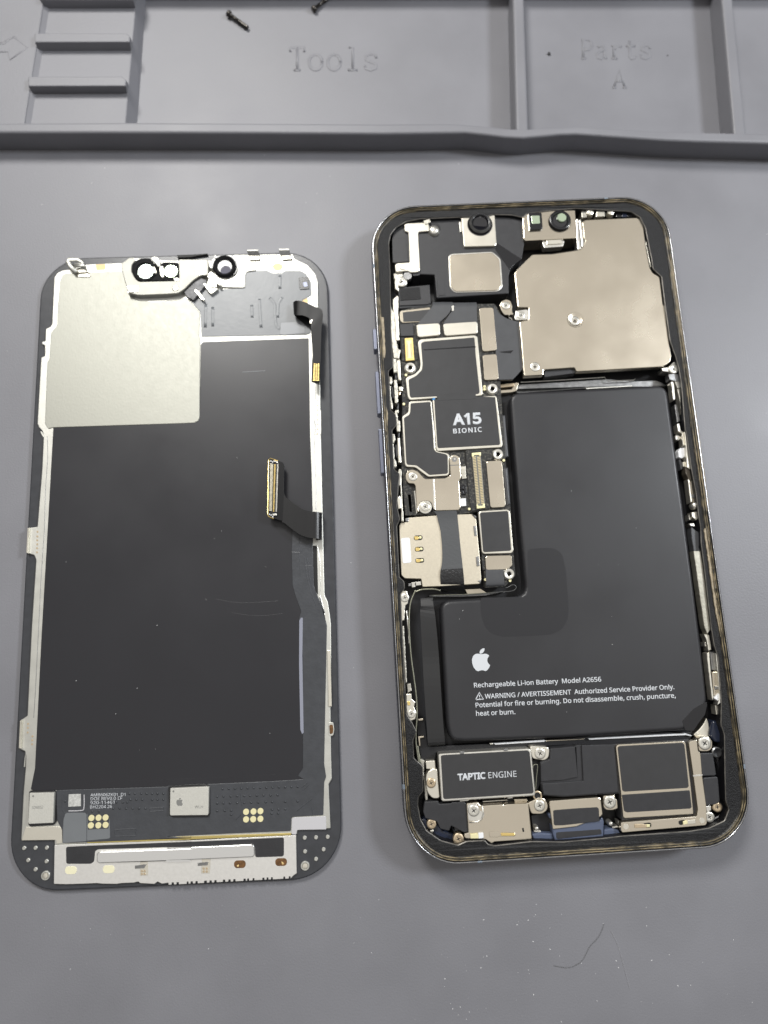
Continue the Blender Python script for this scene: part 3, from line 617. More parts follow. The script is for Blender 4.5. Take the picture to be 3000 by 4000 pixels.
ribbon('battery_flex', phone, [(P('K5 315,192')[0], P('K5 422,186')[0], 3.6), (P('K5 318,260')[0], P('K5 428,255')[0], 4.2), (P('K5 312,310')[0], P('K5 440,330')[0], 5.0), (P('K5 320,480')[0], P('K5 458,500')[0], 5.0), (P('K5 332,700')[0], P('K5 474,700')[0], 4.7), (P('K5 345,950')[0], P('K5 490,950')[0], 5.0), (P('K5 365,1250')[0], P('K5 510,1250')[0], 4.8), (P('K5 378,1440')[0], P('K5 526,1430')[0], 4.5), (P('K5 378,1470')[0], P('K5 528,1455')[0], 3.8)], .15, mat('matte_black_tape', (.018, .018, .019), 0, .38))
pr('black_shelf', phone, 'K5 290,1230 350,1225 380,1475 900,1450 1640,1395 K7 440,250 1100,235 1090,310 440,345 0,350 K6 1200,165 340,215 330,280 200,280 170,80', 3.0, 1.1, DEEP, b=.1, r=.2)
for t, m, z in (('K6 870,128 1340,95 1362,104 1340,114 890,140', WHITEL, 3.6), ('K7 212,294 1045,250 1100,268 1090,276 1040,266 222,306', WHITEL, 3.6), ('K6 835,126 865,122 870,136 845,138', SILV, 3.6), ('K6 1350,98 1659,88 K7 180,294 180,302 K6 1659,96 1360,110', BEIGE, 3.4), ('K5 290,1235 338,1230 340,1248 300,1252', BEIGE, 3.6), ('K5 292,1386 345,1382 348,1396 312,1402 316,1470 304,1470', BEIGE, 3.5)):
    pr('chassis_rib', phone, t, z, 2.6, m, b=.08, r=.08)
pr('corner_seal', phone, 'K7 1222,112 1240,150 1252,235 1240,285 1165,305 1105,262 1160,215 1200,165', 3.8, 1.2, CREAM, b=.2, r=.5)

# --- vibration motor
tap = pr('vibration_motor', phone, 'K6 360,235 375,222 1195,174 1222,188 1262,600 1246,616 405,668 388,655', 5.7, 2, SILV, b=.22, r=.3, bn=3)
pr('motor_label', tap, 'K6 384,246 400,236 1188,192 1206,206 1244,580 1232,592 420,645 406,632', 5.76, 5.6, LABEL, b=.05, r=.2)
text('motor_text', tap, 'TAPTIC', 'K6 540,469', 'K6 800,453', 25.5, 5.765, WHITE, off=.05)
text('motor_text', tap, 'ENGINE', 'K6 826,450', 'K6 1086,436', 25.5, 5.765, WHITE, off=.0)
for t in ('K6 556,204 598,200 600,224 564,228', 'K6 962,180 1002,176 1006,196 968,200'): pr('case_clip', tap, t, 5.85, 5.3, DSILV, b=.08, r=.1)
for t in ('K6 560,655 640,648 640,660 560,668', 'K6 1000,628 1050,620 1052,636 1002,640'): pr('case_clip', tap, t, 5.3, 4.3, SILV, b=.08, r=.1)
pr('mount_ear', phone, 'K6 243,440 260,395 300,365 352,360 362,500 374,630 345,640 305,635 262,590 246,520', 5.1, 2.5, CREAM, b=.15, r=.6)
pr('mount_ear', phone, 'K6 243,292 330,286 335,360 250,366', 4.7, 2.5, CREAM, b=.1, r=.15)
pr('mount_ear', phone, 'K6 1210,158 1230,152 1378,162 1392,195 1382,262 1340,288 1290,280 1232,268', 5.0, 2.5, CREAM, b=.15, r=.5)
pr('mount_ear', phone, 'K6 1188,678 1250,650 1290,625 1345,640 1380,700 1370,745 1330,780 1290,784 1225,782', 5.0, 2.5, BEIGE, b=.15, r=.4)
screw(phone, 'K6 295,497', 44, 5.45, BRASS); screw(phone, 'K6 1305,222', 52, 5.2); screw(phone, 'K6 1300,706', 52, 5.2)
lathe('washer_arc', phone, 'K6 1278,610', 42, 4.6, [(1, -.5, 0), (1, .1, 0), (.9, .15, 0), (.7, .15, 0), (.66, .05, 1), (.1, 0, 1)], [BRASS, DEEP])
pr('black_pad', phone, 'K6 1235,285 1300,278 1308,480 1270,600 1245,600', 3.6, 1.2, DEEP, b=.1, r=.2)
tube('thin_wire', phone, smooth_path(tpx('K6 1262,560 1268,460 1280,340 1265,322 1242,330 1236,360', 5.2)), .07, BWIRE, 8)
# --- lower left corner
pr('corner_block', phone, 'K6 232,668 360,662 368,690 480,682 482,672 605,672 622,690 640,945 600,955 480,890 460,940 380,920 345,850 240,822 220,760', 5.2, 2, BLK, b=.15, r=.2)
pr('microphone_roll', phone, 'K6 478,878 588,868 596,950 500,965', 4.7, 2.5, BLKG, b=.5, r=.2, bn=4)
pr('seal_well', phone, 'K6 192,830 240,822 345,850 400,930 500,960 540,1040 470,1060 380,1030 270,960 210,890', 3.8, 1.2, DBLUE, b=.5, r=.6, bn=4)
screw(phone, 'K6 298,876', 46, 5.0, BRASS); screw(phone, 'K6 548,1014', 52, 5.4, BRASS)
pr('bent_tab', phone, 'K6 265,945 310,925 322,940 290,972 268,968', 4.6, 2.5, CREAM, b=.1, r=.15)
lp = pr('lower_plate', phone, 'K6 622,685 725,672 742,695 760,705 960,692 970,700 1000,690 1160,686 1196,678 1228,1010 1215,1018 880,1040 855,1058 800,1018 640,1012 605,1005 600,965 640,955', 5.6, 2.5, BEIGE, b=.14, r=.2)
pr('recess_pad', lp, 'K6 630,690 720,682 730,750 780,760 788,790 770,830 700,848 640,842', 5.63, 5.4, SILV, b=.02, r=.5)
screw(phone, 'K6 690,752', 54, 5.75)
tube('recess_edge', lp, tpx('K6 768,700 776,780 760,830 720,855 645,858', 5.6), .16, SILV, 8)
for t, m, z in (('K6 655,968 735,962 738,1008 660,1010', PGOLD, 5.9), ('K6 730,960 778,955 780,1005 735,1010', WHITEL, 6.0), ('K6 830,945 900,940 940,950 1065,955 1078,968 1070,988 940,988 900,998 835,995', BEIGE, 5.72), ('K6 940,958 1060,958 1076,972 1062,985 942,985', GOLD, 5.85)):
    pr('contact_leaf', lp, t, z, 5.5, m, b=.06, r=.12)
pr('drain_hole', lp, 'K6 1135,912 1150,908 1158,945 1142,950', 5.62, 5.5, HOLE, b=.01, r=.3)
pr('case_strip', phone, 'K6 760,660 1000,640 1180,640 1190,668 1000,685 765,695', 3.0, 1.2, DEEP, b=.1)
pr('case_strip', phone, 'K6 770,664 1000,648 1002,656 775,672', 3.6, 2.5, SILV, b=.05, r=0)
pr('case_strip', phone, 'K6 1062,644 1180,642 1186,662 1070,676', 4.0, 2.5, BEIGE, b=.05, r=.1)
# --- charging port
port = pr('charging_port', phone, 'K6 1392,660 1659,640 K7 300,796 322,808 338,940 320,962 K6 1640,900 1422,925 1410,830 1390,700', 5.5, 2, BEIGE, b=.15, r=.2)
pr('black_pad', port, 'K6 1424,752 1440,745 1659,728 K7 290,880 304,892 310,1000 0,1035 K6 1440,888 1430,876', 5.56, 5.4, BLK, b=.04, r=.15)
ps = pr('port_housing', phone, 'K6 1412,885 1659,868 K7 320,990 330,960 350,1000 345,1140 230,1150 0,1162 K6 1440,1032 1420,960', 5.2, 2, BLUE, b=.3, r=.3)
pr('black_pad', ps, 'K6 1450,958 1465,950 1659,938 K7 315,1068 326,1078 328,1112 0,1146 K6 1470,1015 1455,1008', 5.26, 5.1, BLK, b=.04, r=.2)
for t in ('K6 1225,970 1290,955 1420,962 1428,1028 1330,1040 1250,1028', 'K7 348,1070 420,1060 480,1080 490,1120 430,1138 345,1140', 'K6 1372,782 1412,775 1418,828 1395,830'): pr('port_ear', ps, t, 4.6, 2, BLUE, b=.3, r=.4, bn=3)
pr('port_cavity', phone, 'K6 1220,795 1290,785 1370,770 1412,830 1422,950 1300,960 1240,960', 3.2, 1.2, DEEP, b=.1)
for t in ('K6 1268,912', 'K7 402,1018'): lathe('solder_post', phone, t, 22, 4.5, [(1, -1.5, 0), (1, 0, 0), (.7, .35, 0), (.2, .45, 0)], SILV, 12)
for t in ('K6 1245,930 1310,935 1310,952 1250,950', 'K7 415,1045 470,1040 478,1055 420,1060', 'K7 468,995 488,1000 492,1035 478,1040'): pr('solder_tab', phone, t, 4.2, 2, SILV, b=.08, r=.1)
pr('mount_ear', phone, 'K7 342,782 440,775 446,808 462,822 468,892 420,908 365,905 345,880', 5.1, 2.5, BEIGE, b=.15, r=.3)
screw(phone, 'K7 400,838', 54, 5.3)
# --- loudspeaker enclosure
spk = pr('speaker_box', phone, 'K6 1392,172 1640,150 K7 105,352 440,340 1072,300 1090,480 1150,945 500,995 480,765 330,772 0,795 K6 1332,612 1310,490 1302,300 1385,272', 4.85, 1.4, BLK, b=.15, r=.2)
pr('raised_panel', spk, 'K6 1398,176 1640,156 K7 104,360 128,625 0,650 K6 1312,482 1308,310 1392,278', 5.2, 4.7, BLK, b=.12, r=.15)
pr('raised_panel', spk, 'K7 156,352 440,344 470,752 330,764 0,788 K6 1338,604 1320,500 K7 0,668 172,656', 5.2, 4.7, BLK, b=.12, r=.15)
sp = pr('loudspeaker', phone, 'K7 450,365 468,346 1028,316 1046,335 1092,720 1112,930 1100,940 522,976 512,960 494,760', 5.6, 4, BEIGE, b=.12, r=.25)
pr('speaker_pad', sp, 'K7 466,372 480,360 1018,330 1034,345 1072,700 1060,716 520,748 506,738', 5.72, 5.5, LABEL, b=.05, r=.2)
pr('speaker_pad', sp, 'K7 500,775 1080,736 1096,880 1085,892 545,925 520,912', 5.7, 5.5, BLK, b=.05, r=.2)
ant = pr('antenna_bracket', phone, 'K7 1072,330 1090,314 1142,305 1152,400 1172,420 1188,620 1222,870 1228,1018 1215,1036 505,1098 494,1080 492,1010 1140,958 1150,900 1112,612', 5.85, 4.6, BEIGE, b=.12, r=.25)
pr('bracket_crease', ant, 'K7 1106,606 1186,600 1188,612 1110,620', 5.88, 5.7, SILV, b=.02, r=0)
for t in ('K7 682,1018 735,1010 754,1022 750,1048 735,1056 690,1056', 'K7 984,996 1030,986 1042,1000 1042,1022 1000,1034 984,1022'): pr('contact_slot', ant, t, 5.87, 5.7, HOLE, b=.01, r=.4)
for t, m, z in (('K7 610,1024 700,1026 738,1028 742,1052 700,1056 612,1058', BRASS, 6.0), ('K7 710,1026 740,1028 742,1050 712,1052', PGOLD, 6.1), ('K7 1022,1000 1060,995 1065,1022 1024,1032', PGOLD, 6.1), ('K7 1055,994 1128,985 1130,1020 1060,1026', CREAM, 6.0)): pr('contact_leaf', ant, t, z, 5.7, m, b=.06, r=.1)
for t in ('K7 535,1045', 'K7 1185,993'): disc('weld_mark', ant, t, 24, 5.88, 5.7, CREAM, b=.02)
pr('mount_ear', phone, 'K7 1145,300 1180,278 1240,278 1275,320 1272,380 1240,405 1160,405', 5.5, 3, BEIGE, b=.15, r=.5)
screw(phone, 'K7 1210,336', 56, 5.75)
for t in ('K7 1158,428 1175,418 1278,418 1306,600 1295,612 1185,616', 'K7 1192,638 1205,628 1312,620 1322,640 1338,830 1325,845 1298,858 1225,866 1212,850'): pr('rubber_block', phone, t, 5.5, 2, BLK, b=.18, r=.25)
lathe('dark_post', phone, 'K7 1312,412', 44, 5.2, [(1, -2, 0), (1, 0, 0), (.8, .15, 0), (.6, .1, 1), (.2, -.1, 1)], [DSILV, DEEP])
screw(phone, 'K7 1318,880', 42, 5.3, BRASS); screw(phone, 'K7 1250,965', 44, 5.0)
pr('flex_stub', phone, 'K7 1215,870 1262,868 1264,905 1225,925', 4.8, 3, SILV, b=.1, r=.1)
pr('seal_well', phone, 'K7 1275,140 1340,150 1380,260 1360,330 1300,330 1250,270', 4.6, 1.2, DBLUE, b=.5, r=.5, bn=4)
pr('seal_well', phone, 'K7 1300,440 1380,600 1385,820 1415,900 1378,1000 1250,1055 1240,1010 1340,930 1345,800 1330,600', 4.2, 1.2, BLKG, b=.6, r=.5, bn=4)
pr('case_strip', phone, 'K7 510,1100 830,1085 1080,1072 1090,1085 830,1105 530,1125', 4.6, 2, BLKG, b=.1, r=.1); pr('test_pad', phone, 'K7 1130,1052 1160,1050 1160,1066 1132,1068', 4.8, 3, GOLD, b=.05, r=0)

# --- worn metal fragments along both inner walls
for t, z, m in (('L1 525,940 620,850 645,880 640,1200 660,1560 665,1820 590,1830 575,1400 530,1130', 5.9, CREAM),
             ('L1 465,1040 500,1130 560,1250 580,1560 590,1800 640,2000 690,2030 660,2212 540,2212 500,1900 470,1500', 6.2, WSILV),
             ('L1 540,380 570,360 580,480 545,500', 5.5, WSILV), ('L1 560,560 640,540 650,700 640,770 570,700', 5.7, CREAM),
             ('L2 240,0 300,0 310,130 300,240 260,250 235,150', 6.0, WSILV), ('L2 310,10 360,0 372,90 385,375 335,375 318,230', 5.7, CREAM),
             ('L2 260,370 310,365 325,480 335,750 300,780 275,770 265,560', 6.0, WSILV), ('L2 275,250 315,250 312,355 275,355', 5.3, FLEX),
             ('L2 340,490 395,480 415,500 410,570 350,560', 5.4, CREAM), ('L2 330,570 380,580 370,630 335,640', 5.0, BRASS),
             ('L2 180,310 225,320 240,400 215,450 185,440', 6.2, WSILV), ('L2 180,470 205,475 215,700 245,780 240,880 210,870 190,700', 6.2, WSILV),
             ('L2 220,490 245,490 265,680 240,690', 5.6, FLEX), ('L2 310,770 345,770 345,880 315,885', 5.2, FLEX),
             ('L2 285,890 340,885 345,940 320,950 330,1060 370,1080 370,1265 310,1265 290,1130 265,970', 6.0, WSILV),
             ('L2 330,1265 360,1262 355,1365 335,1365', 5.3, FLEX), ('L2 235,1300 275,1310 285,1400 255,1470 230,1450', 6.2, WSILV),
             ('L2 230,1480 255,1475 270,1720 300,1780 310,1860 280,1890 250,1860 235,1700', 6.2, WSILV),
             ('L2 285,1490 320,1500 330,1660 300,1720', 5.6, FLEX), ('L2 318,1375 355,1370 370,1560 385,1800 335,1800 325,1600', 6.0, CREAM),
             ('L2 345,1915 385,1910 395,1960 385,2200 345,2205 335,1990', 6.0, WSILV),
             ('K4 275,380 300,360 305,560 325,860 300,860 295,600', 5.9, WSILV), ('K4 255,640 285,600 300,640 300,730 270,735', 6.3, CREAM),
             ('K5 135,160 160,125 200,130 215,190 205,240 185,255 175,380 150,390 145,260', 6.1, CREAM),
             ('K5 150,430 172,430 185,640 200,920 185,930 165,680', 6.0, WSILV), ('K5 188,300 200,300 215,440 222,600 205,440', 5.6, SILV),
             ('K5 192,1022 235,1018 240,1060 270,1090 262,1130 280,1180 270,1240 225,1255 195,1215 190,1130', 5.8, CREAM),
             ('K5 195,930 232,930 240,990 205,1010', 5.2, WSILV),
             ('K6 190,270 235,290 225,400 240,480 262,600 262,650 240,660 225,480', 4.6, WSILV), ('K6 160,150 178,150 196,270 205,310 180,300', 5.0, BWIRE)):
    pr('worn_bracket', phone, t, z, z - 2.2, m, b=.14, r=0, jit=.05)
screw(phone, 'K5 180,188', 38, 6.25, name='screw'); screw(phone, 'K5 236,1192', 36, 5.95)
pr('contact_leaf', phone, 'K5 200,1085 225,1082 228,1118 204,1120', 6.0, 5.2, GOLD, b=.06, r=.1)
for t, z, m in (('R1 80,330 120,325 145,590 110,600', 5.2, CREAM), ('R1 130,665 165,660 215,900 165,920', 5.0, DSILV), ('R1 40,230 140,215 215,240 210,330 150,330 60,310', 5.6, DSILV),
                ('R1 135,330 215,320 235,430 170,430', 5.5, SILV), ('R1 170,440 230,430 260,620 275,800 300,960 240,920 210,640', 5.4, WSILV),
                ('R1 165,940 200,935 220,1030 275,1070 290,1250 250,1250 235,1080 180,1050', 5.6, CREAM),
                ('R1 270,1060 300,1035 350,1030 390,1590 380,1610 310,1570 290,1250', 6.1, CREAM), ('R1 140,1110 190,1100 225,1150 195,1180 150,1170', 4.8, SILV),
                ('R1 180,1340 210,1290 280,1285 290,1400 240,1440 190,1420', 5.2, WHITEL), ('R1 190,1440 225,1440 250,1590 220,1600', 4.6, FLEX), ('R1 245,1490 290,1480 310,1560 255,1560', 5.2, CREAM),
                ('R1 285,1570 385,1600 405,1760 345,1770 290,1660', 5.6, mat('brown_flap', (.10, .085, .065), .3, .4, .5, 2)),
                ('R1 320,1740 345,1735 385,2060 365,2080 345,1960', 5.8, CREAM), ('R1 355,1770 420,1765 440,2060 390,2070', 5.5, BEIGE), ('R1 365,1960 440,1955 440,2010 370,2015', 5.7, DSILV),
                ('R2 235,120 300,110 310,160 280,190 240,160', 5.8, CREAM), ('R2 210,220 260,215 270,250 230,245', 5.9, SILV), ('R2 210,140 232,135 232,190 215,190', 4.6, SILV),
                ('R2 230,250 300,300 318,410 300,430 320,480 260,480 240,380', 5.5, FLEX), ('R2 255,470 320,470 350,680 385,900 420,1170 380,1230 350,1150 300,800', 6.0, mat('grey_strip', (.40, .38, .32), .7, .42, .3, 2, .15, .5)),
                ('R2 350,1225 400,1235 420,1370 390,1380 375,1290', 5.6, CREAM), ('R2 355,1300 375,1300 378,1340 358,1340', 4.8, SILV),
                ('R2 375,1400 400,1390 410,1540 440,1800 425,1830 400,1640', 6.1, CREAM), ('R2 405,1385 440,1390 470,1460 470,1560 420,1555', 5.0, DSILV),
                ('R2 455,1400 472,1410 490,1560 520,1790 510,1850 470,1870 495,1800 480,1650', 6.3, SILV),
                ('R2 420,1570 480,1570 500,1760 440,1790', 5.4, BEIGE), ('R2 445,1700 495,1695 500,1730 450,1735', 5.6, DSILV), ('R2 440,1810 490,1760 510,1800 480,1840', 5.9, WHITEL),
                ('R2 450,1870 490,1870 490,1960 460,1960', 5.2, CREAM)):
    pr('worn_bracket', phone, t, z, z - 2.0, m, b=.14, r=0, jit=.04)
lathe('dome_post', phone, 'R2 268,58', 34, 5.6, [(1, -1.2, 0), (1, .05, 0), (.7, .35, 0), (.2, .5, 0)], SILV)

# ------------------------------------------------------------------ THE SCREEN, lying face down
SX, SY, ST, SW, SH = -43.3509, 19.1945, 0.01356, 69.23, 142.5
scr = empty('screen_assembly', SX, SY, 'detached phone screen lying face down showing its metal back and ribbon connectors', 'phone screen')
q = [(SX + x * c(ST) - y * s(ST), SY + x * s(ST) + y * c(ST)) for x, y in rrect(SW, SH, 10.5)]
solid('glass_panel', scr, q, 1.2, 0, DGLASS, .35, 4)
ZM = 1.75
rail = pr('metal_frame', scr, 'D1 320,300 270,325 238,370 226,600 215,840 200,868 152,892 146,1020 112,1020 112,1050 142,1058 140,1170 104,1182 66,1850 82,1890 118,1930 132,1985 D4 165,60 180,85 170,300 140,668 78,676 68,835 120,850 132,880 104,1300 76,1878 28,1910 20,2088 62,2106 58,2212 D5 120,0 116,130 98,330 75,790 385,782 385,830 455,828 1000,800 D6 1160,730 1210,735 1210,690 1520,680 1502,270 1532,220 1525,0 S 1291,2760 1294,2568 1293,2440 D3 935,2212 915,2080 880,2000 872,1700 855,1000 842,400 832,0 D2 1430,1970 1428,1480 1400,900 1405,690 1405,420 1380,335 1300,245 1170,180 1150,135 700,140 560,140 480,200 150,200 D1 1400,200 1010,170 975,222 560,240 400,290', ZM, 1.0, RAIL, b=.16, r=.25)
pr('back_plate', scr, 'D1 310,375 322,348 350,332 600,322 930,305 975,325 1010,520 1060,600 1250,625 1540,590 D2 90,590 210,722 205,965 212,1000 206,1795 190,1828 150,1845 0,1852 D1 1000,1868 230,1892 175,1905 142,1850 168,1230 190,1195 205,935 266,858 274,680 295,420', ZM + .16, 1.5, PLATE, b=.12, r=.25)
film = pr('grey_film', scr, 'D2 655,440 660,330 690,304 890,302 945,328 1040,328 1068,305 1230,304 1290,340 1335,420 1342,550 1245,605 1240,640 1330,720 1332,935 1290,952 225,972 212,720 95,590 250,480 380,492 620,484', ZM + .12, 1.5, FILM, b=.06, r=.3)
for t in ('D2 812,590 818,700 830,880', 'D2 915,580 965,640 972,760 985,860 1020,895', 'D2 1045,575 1005,640 998,780', 'D2 735,650 740,780', 'D2 1022,350 1020,490', 'D2 270,640 265,880', 'D2 340,670 340,870'):
    tube('embossed_ridge', film, smooth_path(tpx(t, ZM + .1)), .42, FILM, 12, .10)
pr('pale_patch', scr, 'D2 1030,832 1265,815 1270,935 1060,955 1020,950', ZM + .2, ZM, FILM2, b=.03, r=.1)
pr('light_sensor', scr, 'D2 1212,372 1310,368 1320,488 1222,495', ZM + .3, 1.5, BLKG, b=.05, r=.2)
pr('sensor_dot', scr, 'D2 1250,425 1290,415 1305,460 1265,468', ZM + .33, 1.9, BLUEM, b=.03, r=.2)
pr('graphite_sheet', scr, 'D2 216,1050 240,1026 1310,986 1320,1500 1326,1970 D3 738,650 750,1100 752,1460 F 700,1700 D6 1290,230 0,290 D5 1440,290 205,330 165,318 D4 125,2212 165,1400 205,700 242,40 D1 232,1892 1000,1870 D2 0,1850 150,1845 190,1828 206,1795', ZM + .10, 1.5, PANEL, b=.06, r=.2)
tube('sheet_crease', scr, tpx('D2 640,1332 760,1326 870,1318', ZM + .1), .1, FILM, 6, .4)
for t in ('F 495,1300 500,1322 560,1330 610,1325', 'F 468,1294 520,1302 600,1298', 'D5 250,268 700,250 1659,215', 'D6 0,230 700,195 1180,170', 'F 425,950 440,970 438,1000', 'F 400,1268 374,1300 364,1350 372,1405 392,1425', 'F 385,1350 392,1335 396,1330'): tube('sheet_crease', scr, smooth_path(tpx(t, ZM + .06)), .09, PANEL, 6, .5)
for i in range(15):
    y = 1300 + i * 62
    tube('sheet_crease', scr, tpx(f'D3 {495-i*3},{y} {400-i*4},{y+110}', ZM + .03), .14, PANEL, 8, .5)
# bottom flex board and the strip that climbs the right side
fb = pr('flex_board', scr, 'D3 530,1290 522,1560 532,1900 560,2000 625,2180 F 646,1335 654,1420 654,1660 643,1676 D6 1270,222 1000,240 0,285 D5 1440,290 460,322 400,325 410,610 455,690 458,815 1000,795 1659,765 D6 0,755 600,725 1152,702 1158,580 1175,572 1452,556 1460,250 1478,200 F 700,1650 706,1350 690,1290 D3 880,2200 800,2000 762,1900 752,1480 750,1300', ZM + .22, 1.5, BOARD, b=.08, r=.25)
for t in ('D3 610,1340 606,1560 620,1800', 'D3 665,1600 690,1800 730,1960 800,2150', 'D3 690,1600 715,1800 760,1960', 'D3 525,1540 612,1545', 'D3 660,1600 750,1680 668,1680'): tube('board_trace', fb, smooth_path(tpx(t, ZM + .2)), .1, BOARD, 6, .5)
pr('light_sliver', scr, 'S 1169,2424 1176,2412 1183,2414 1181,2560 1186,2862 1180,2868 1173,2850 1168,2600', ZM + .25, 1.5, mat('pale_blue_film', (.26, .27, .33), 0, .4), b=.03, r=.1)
pr('frame_slot', scr, 'D3 755,1470 795,1470 800,1700 806,1995 780,1960 764,1890 755,1600', ZM + .24, 1.5, HOLE, b=.01, r=.1)
pr('steel_strip', scr, 'S 1277,2540 1291,2540 1296,2760 1283,2760', ZM + .35, 1.5, CREAM, b=.08, r=.05)
pr('resin_ring', scr, 'S 1282,2822 1302,2820 1306,2850 1302,2874 1284,2876', ZM + .08, 1.5, RAIL, b=.06, r=.4)
pr('resin_dot', scr, 'S 1286,2832 1300,2830 1302,2850 1300,2866 1288,2868', ZM + .16, 1.7, BROWN, b=.04, r=.3)
V = []; Fc = []
def bump_at(p, r):
    o_ = cast(p, ZM + .21); k = len(V); n = 8
    for rr, h in ((r, 0), (r * .8, .12), (r * .3, .18)):
        for i in range(n): a = 2 * math.pi * i / n; V.append((o_.x + rr * math.cos(a), o_.y + rr * math.sin(a), o_.z + h))
    for j in range(2):
        for i in range(n): Fc.append((k + j * n + i, k + j * n + (i + 1) % n, k + (j + 1) * n + (i + 1) % n, k + (j + 1) * n + i))
    Fc.append(tuple(k + 2 * n + i for i in range(n)))
for x in range(520, 1250, 58): bump_at(P(f'D6 {x},{312-(x-520)*.03:.0f}')[0], .26)
for row, xs in ((382, (470, 530, 595, 655, 720, 775, 838, 900, 965, 1030)), (445, (470, 530, 590, 655, 720, 785, 850, 920, 980, 1100, 1215)), (515, (470, 540, 600, 980, 1040, 1100)), (552, (975, 1035, 600))):
    for x in xs: bump_at(P(f'D6 {x},{row-(x-470)*.025:.0f}')[0], .27)
for row, xs in ((355, (1080, 1130, 1190, 1240, 1290, 1340, 1395)), (410, (1090, 1145, 1200, 1290, 1340, 1395)), (435, (960, 1020, 1060)), (492, (930, 990, 1050, 1110, 1170, 1230)), (520, (735, 800)), (425, (485,))):
    for x in xs: bump_at(P(f'D5 {x},{row}')[0], .27)
tag(link('via_bumps', V, Fc, BOARD, fb, V[0], smooth=True), kind='stuff')
for t in ('D5 945,690 1140,680 1140,745 950,752 945,690', 'D5 1268,492 1395,482 1395,512 1270,522 1268,492', 'D6 685,350 700,470', 'D6 1350,480 1356,560', 'D6 1250,300 1310,250', 'D6 1260,330 1320,270', 'D6 1200,520 1350,400', 'D6 640,600 690,550', 'D5 460,330 458,500 475,530 640,535'):
    tube('board_trace', fb, tpx(t, ZM + .2), .12, BOARD, 6, .6)
ZB = ZM + .22
for t in ('D5 727,582', 'D5 793,580', 'D5 858,578', 'D5 722,651', 'D5 791,650', 'D5 858,646', 'D6 737,525', 'D6 806,522', 'D6 870,518', 'D6 737,595', 'D6 803,593', 'D6 870,590'): disc('gold_pad', scr, t, 28, ZB + .08, ZB - .1, PGOLD, b=.03)
pr('grey_tape', scr, 'D5 485,542 500,535 668,533 682,548 682,798 460,812 468,600', ZB + .09, ZB - .1, FILM, b=.03, r=.3)
pr('grey_tape', scr, 'D5 686,545 690,540 695,690 885,680 895,560 900,762 890,772 686,792', ZB + .06, ZB - .1, FILM, b=.02, r=.1)
pr('blank_label', scr, 'D5 518,362 630,358 630,472 512,478', ZB + .05, ZB - .1, mat('label_grey', (.50, .50, .48), 0, .6, .3, 3, .25, 3), b=.02, r=.05)
text('board_text', scr, 'AMB606ZK01_D1', 'D5 718,382', 'D5 1042,376', 13, ZB + .02, WHITE)
text('board_text', scr, 'DOE REV0.0 LF', 'D5 720,418', 'D5 1012,411', 13, ZB + .02, WHITE)
text('board_text', scr, '920-11461', 'D5 718,455', 'D5 940,448', 13, ZB + .02, WHITE)
text('board_text', scr, 'BH2204 26', 'D5 716,494', 'D5 918,488', 13, ZB + .02, WHITE)
tube('board_trace', fb, smooth_path(tpx('D5 515,516 630,512 658,490 660,365', ZB + .03)), .1, LILAC, 6, .4)
pr('chip_well', scr, 'D5 150,340 165,328 385,325 402,340 405,610 380,648 160,662 142,645', ZB + .1, 1.5, BLKG, b=.08, r=.3)
ch1 = pr('driver_chip', scr, 'D5 156,352 380,346 382,360 372,626 148,636 143,622', ZB + .75, 1.6, CHIP, b=.05, r=.06)
text('chip_text', ch1, 'SDW852', 'D5 176,498', 'D5 280,494', 12, ZB + .755, CHIPP)
disc('chip_dot', ch1, 'D5 188,380', 9, ZB + .765, ZB + .7, CHIPP, b=.005, n=12)
pr('chip_well', scr, 'D5 1440,300 1450,285 1659,268 D6 370,265 400,282 408,548 380,575 60,578 25,560', ZB + .08, 1.5, BLKG, b=.08, r=.3)
ch2 = pr('driver_chip', scr, 'D6 36,308 384,292 392,300 388,545 380,554 40,558 32,548', ZB + .85, 1.6, CHIP, b=.06, r=.08)
disc('chip_dot', ch2, 'D6 65,335', 9, ZB + .865, ZB + .8, CHIPP, b=.005, n=12)
text('chip_text', ch2, 'WLH', 'D6 262,492', 'D6 338,490', 12, ZB + .855, CHIPP)
for t in LOGO:
    a = P(t); q_ = [(P('D6 122,432')[0][0] + (x - P('K5 838,724')[0][0]) * .36, P('D6 122,432')[0][1] + (y - P('K5 838,724')[0][1]) * .36) for x, y in a]
    solid('chip_logo', ch2, rounded(px2(q_, ZB + .86), .1), ZB + .865, ZB + .8, CHIPP, .004)
pr('gold_edge', scr, 'D5 685,792 1659,752 D6 0,762 1152,722 1156,742 0,788 D5 1659,785 690,815', ZM + .16, 1.5, mat('gold_edge', (.55, .44, .16), .6, .4), b=.04, r=0)
pr('corner_tab', scr, 'D5 118,664 425,660 448,672 456,700 456,815 405,822 398,785 80,790', ZM + .06, 1.5, CREAM, b=.06, r=.15)
pr('corner_tab', scr, 'D6 1160,592 1180,576 1478,566 1480,688 1215,692 1205,705 1202,735 1160,736', ZM + .06, 1.5, LILAC, b=.06, r=.15)
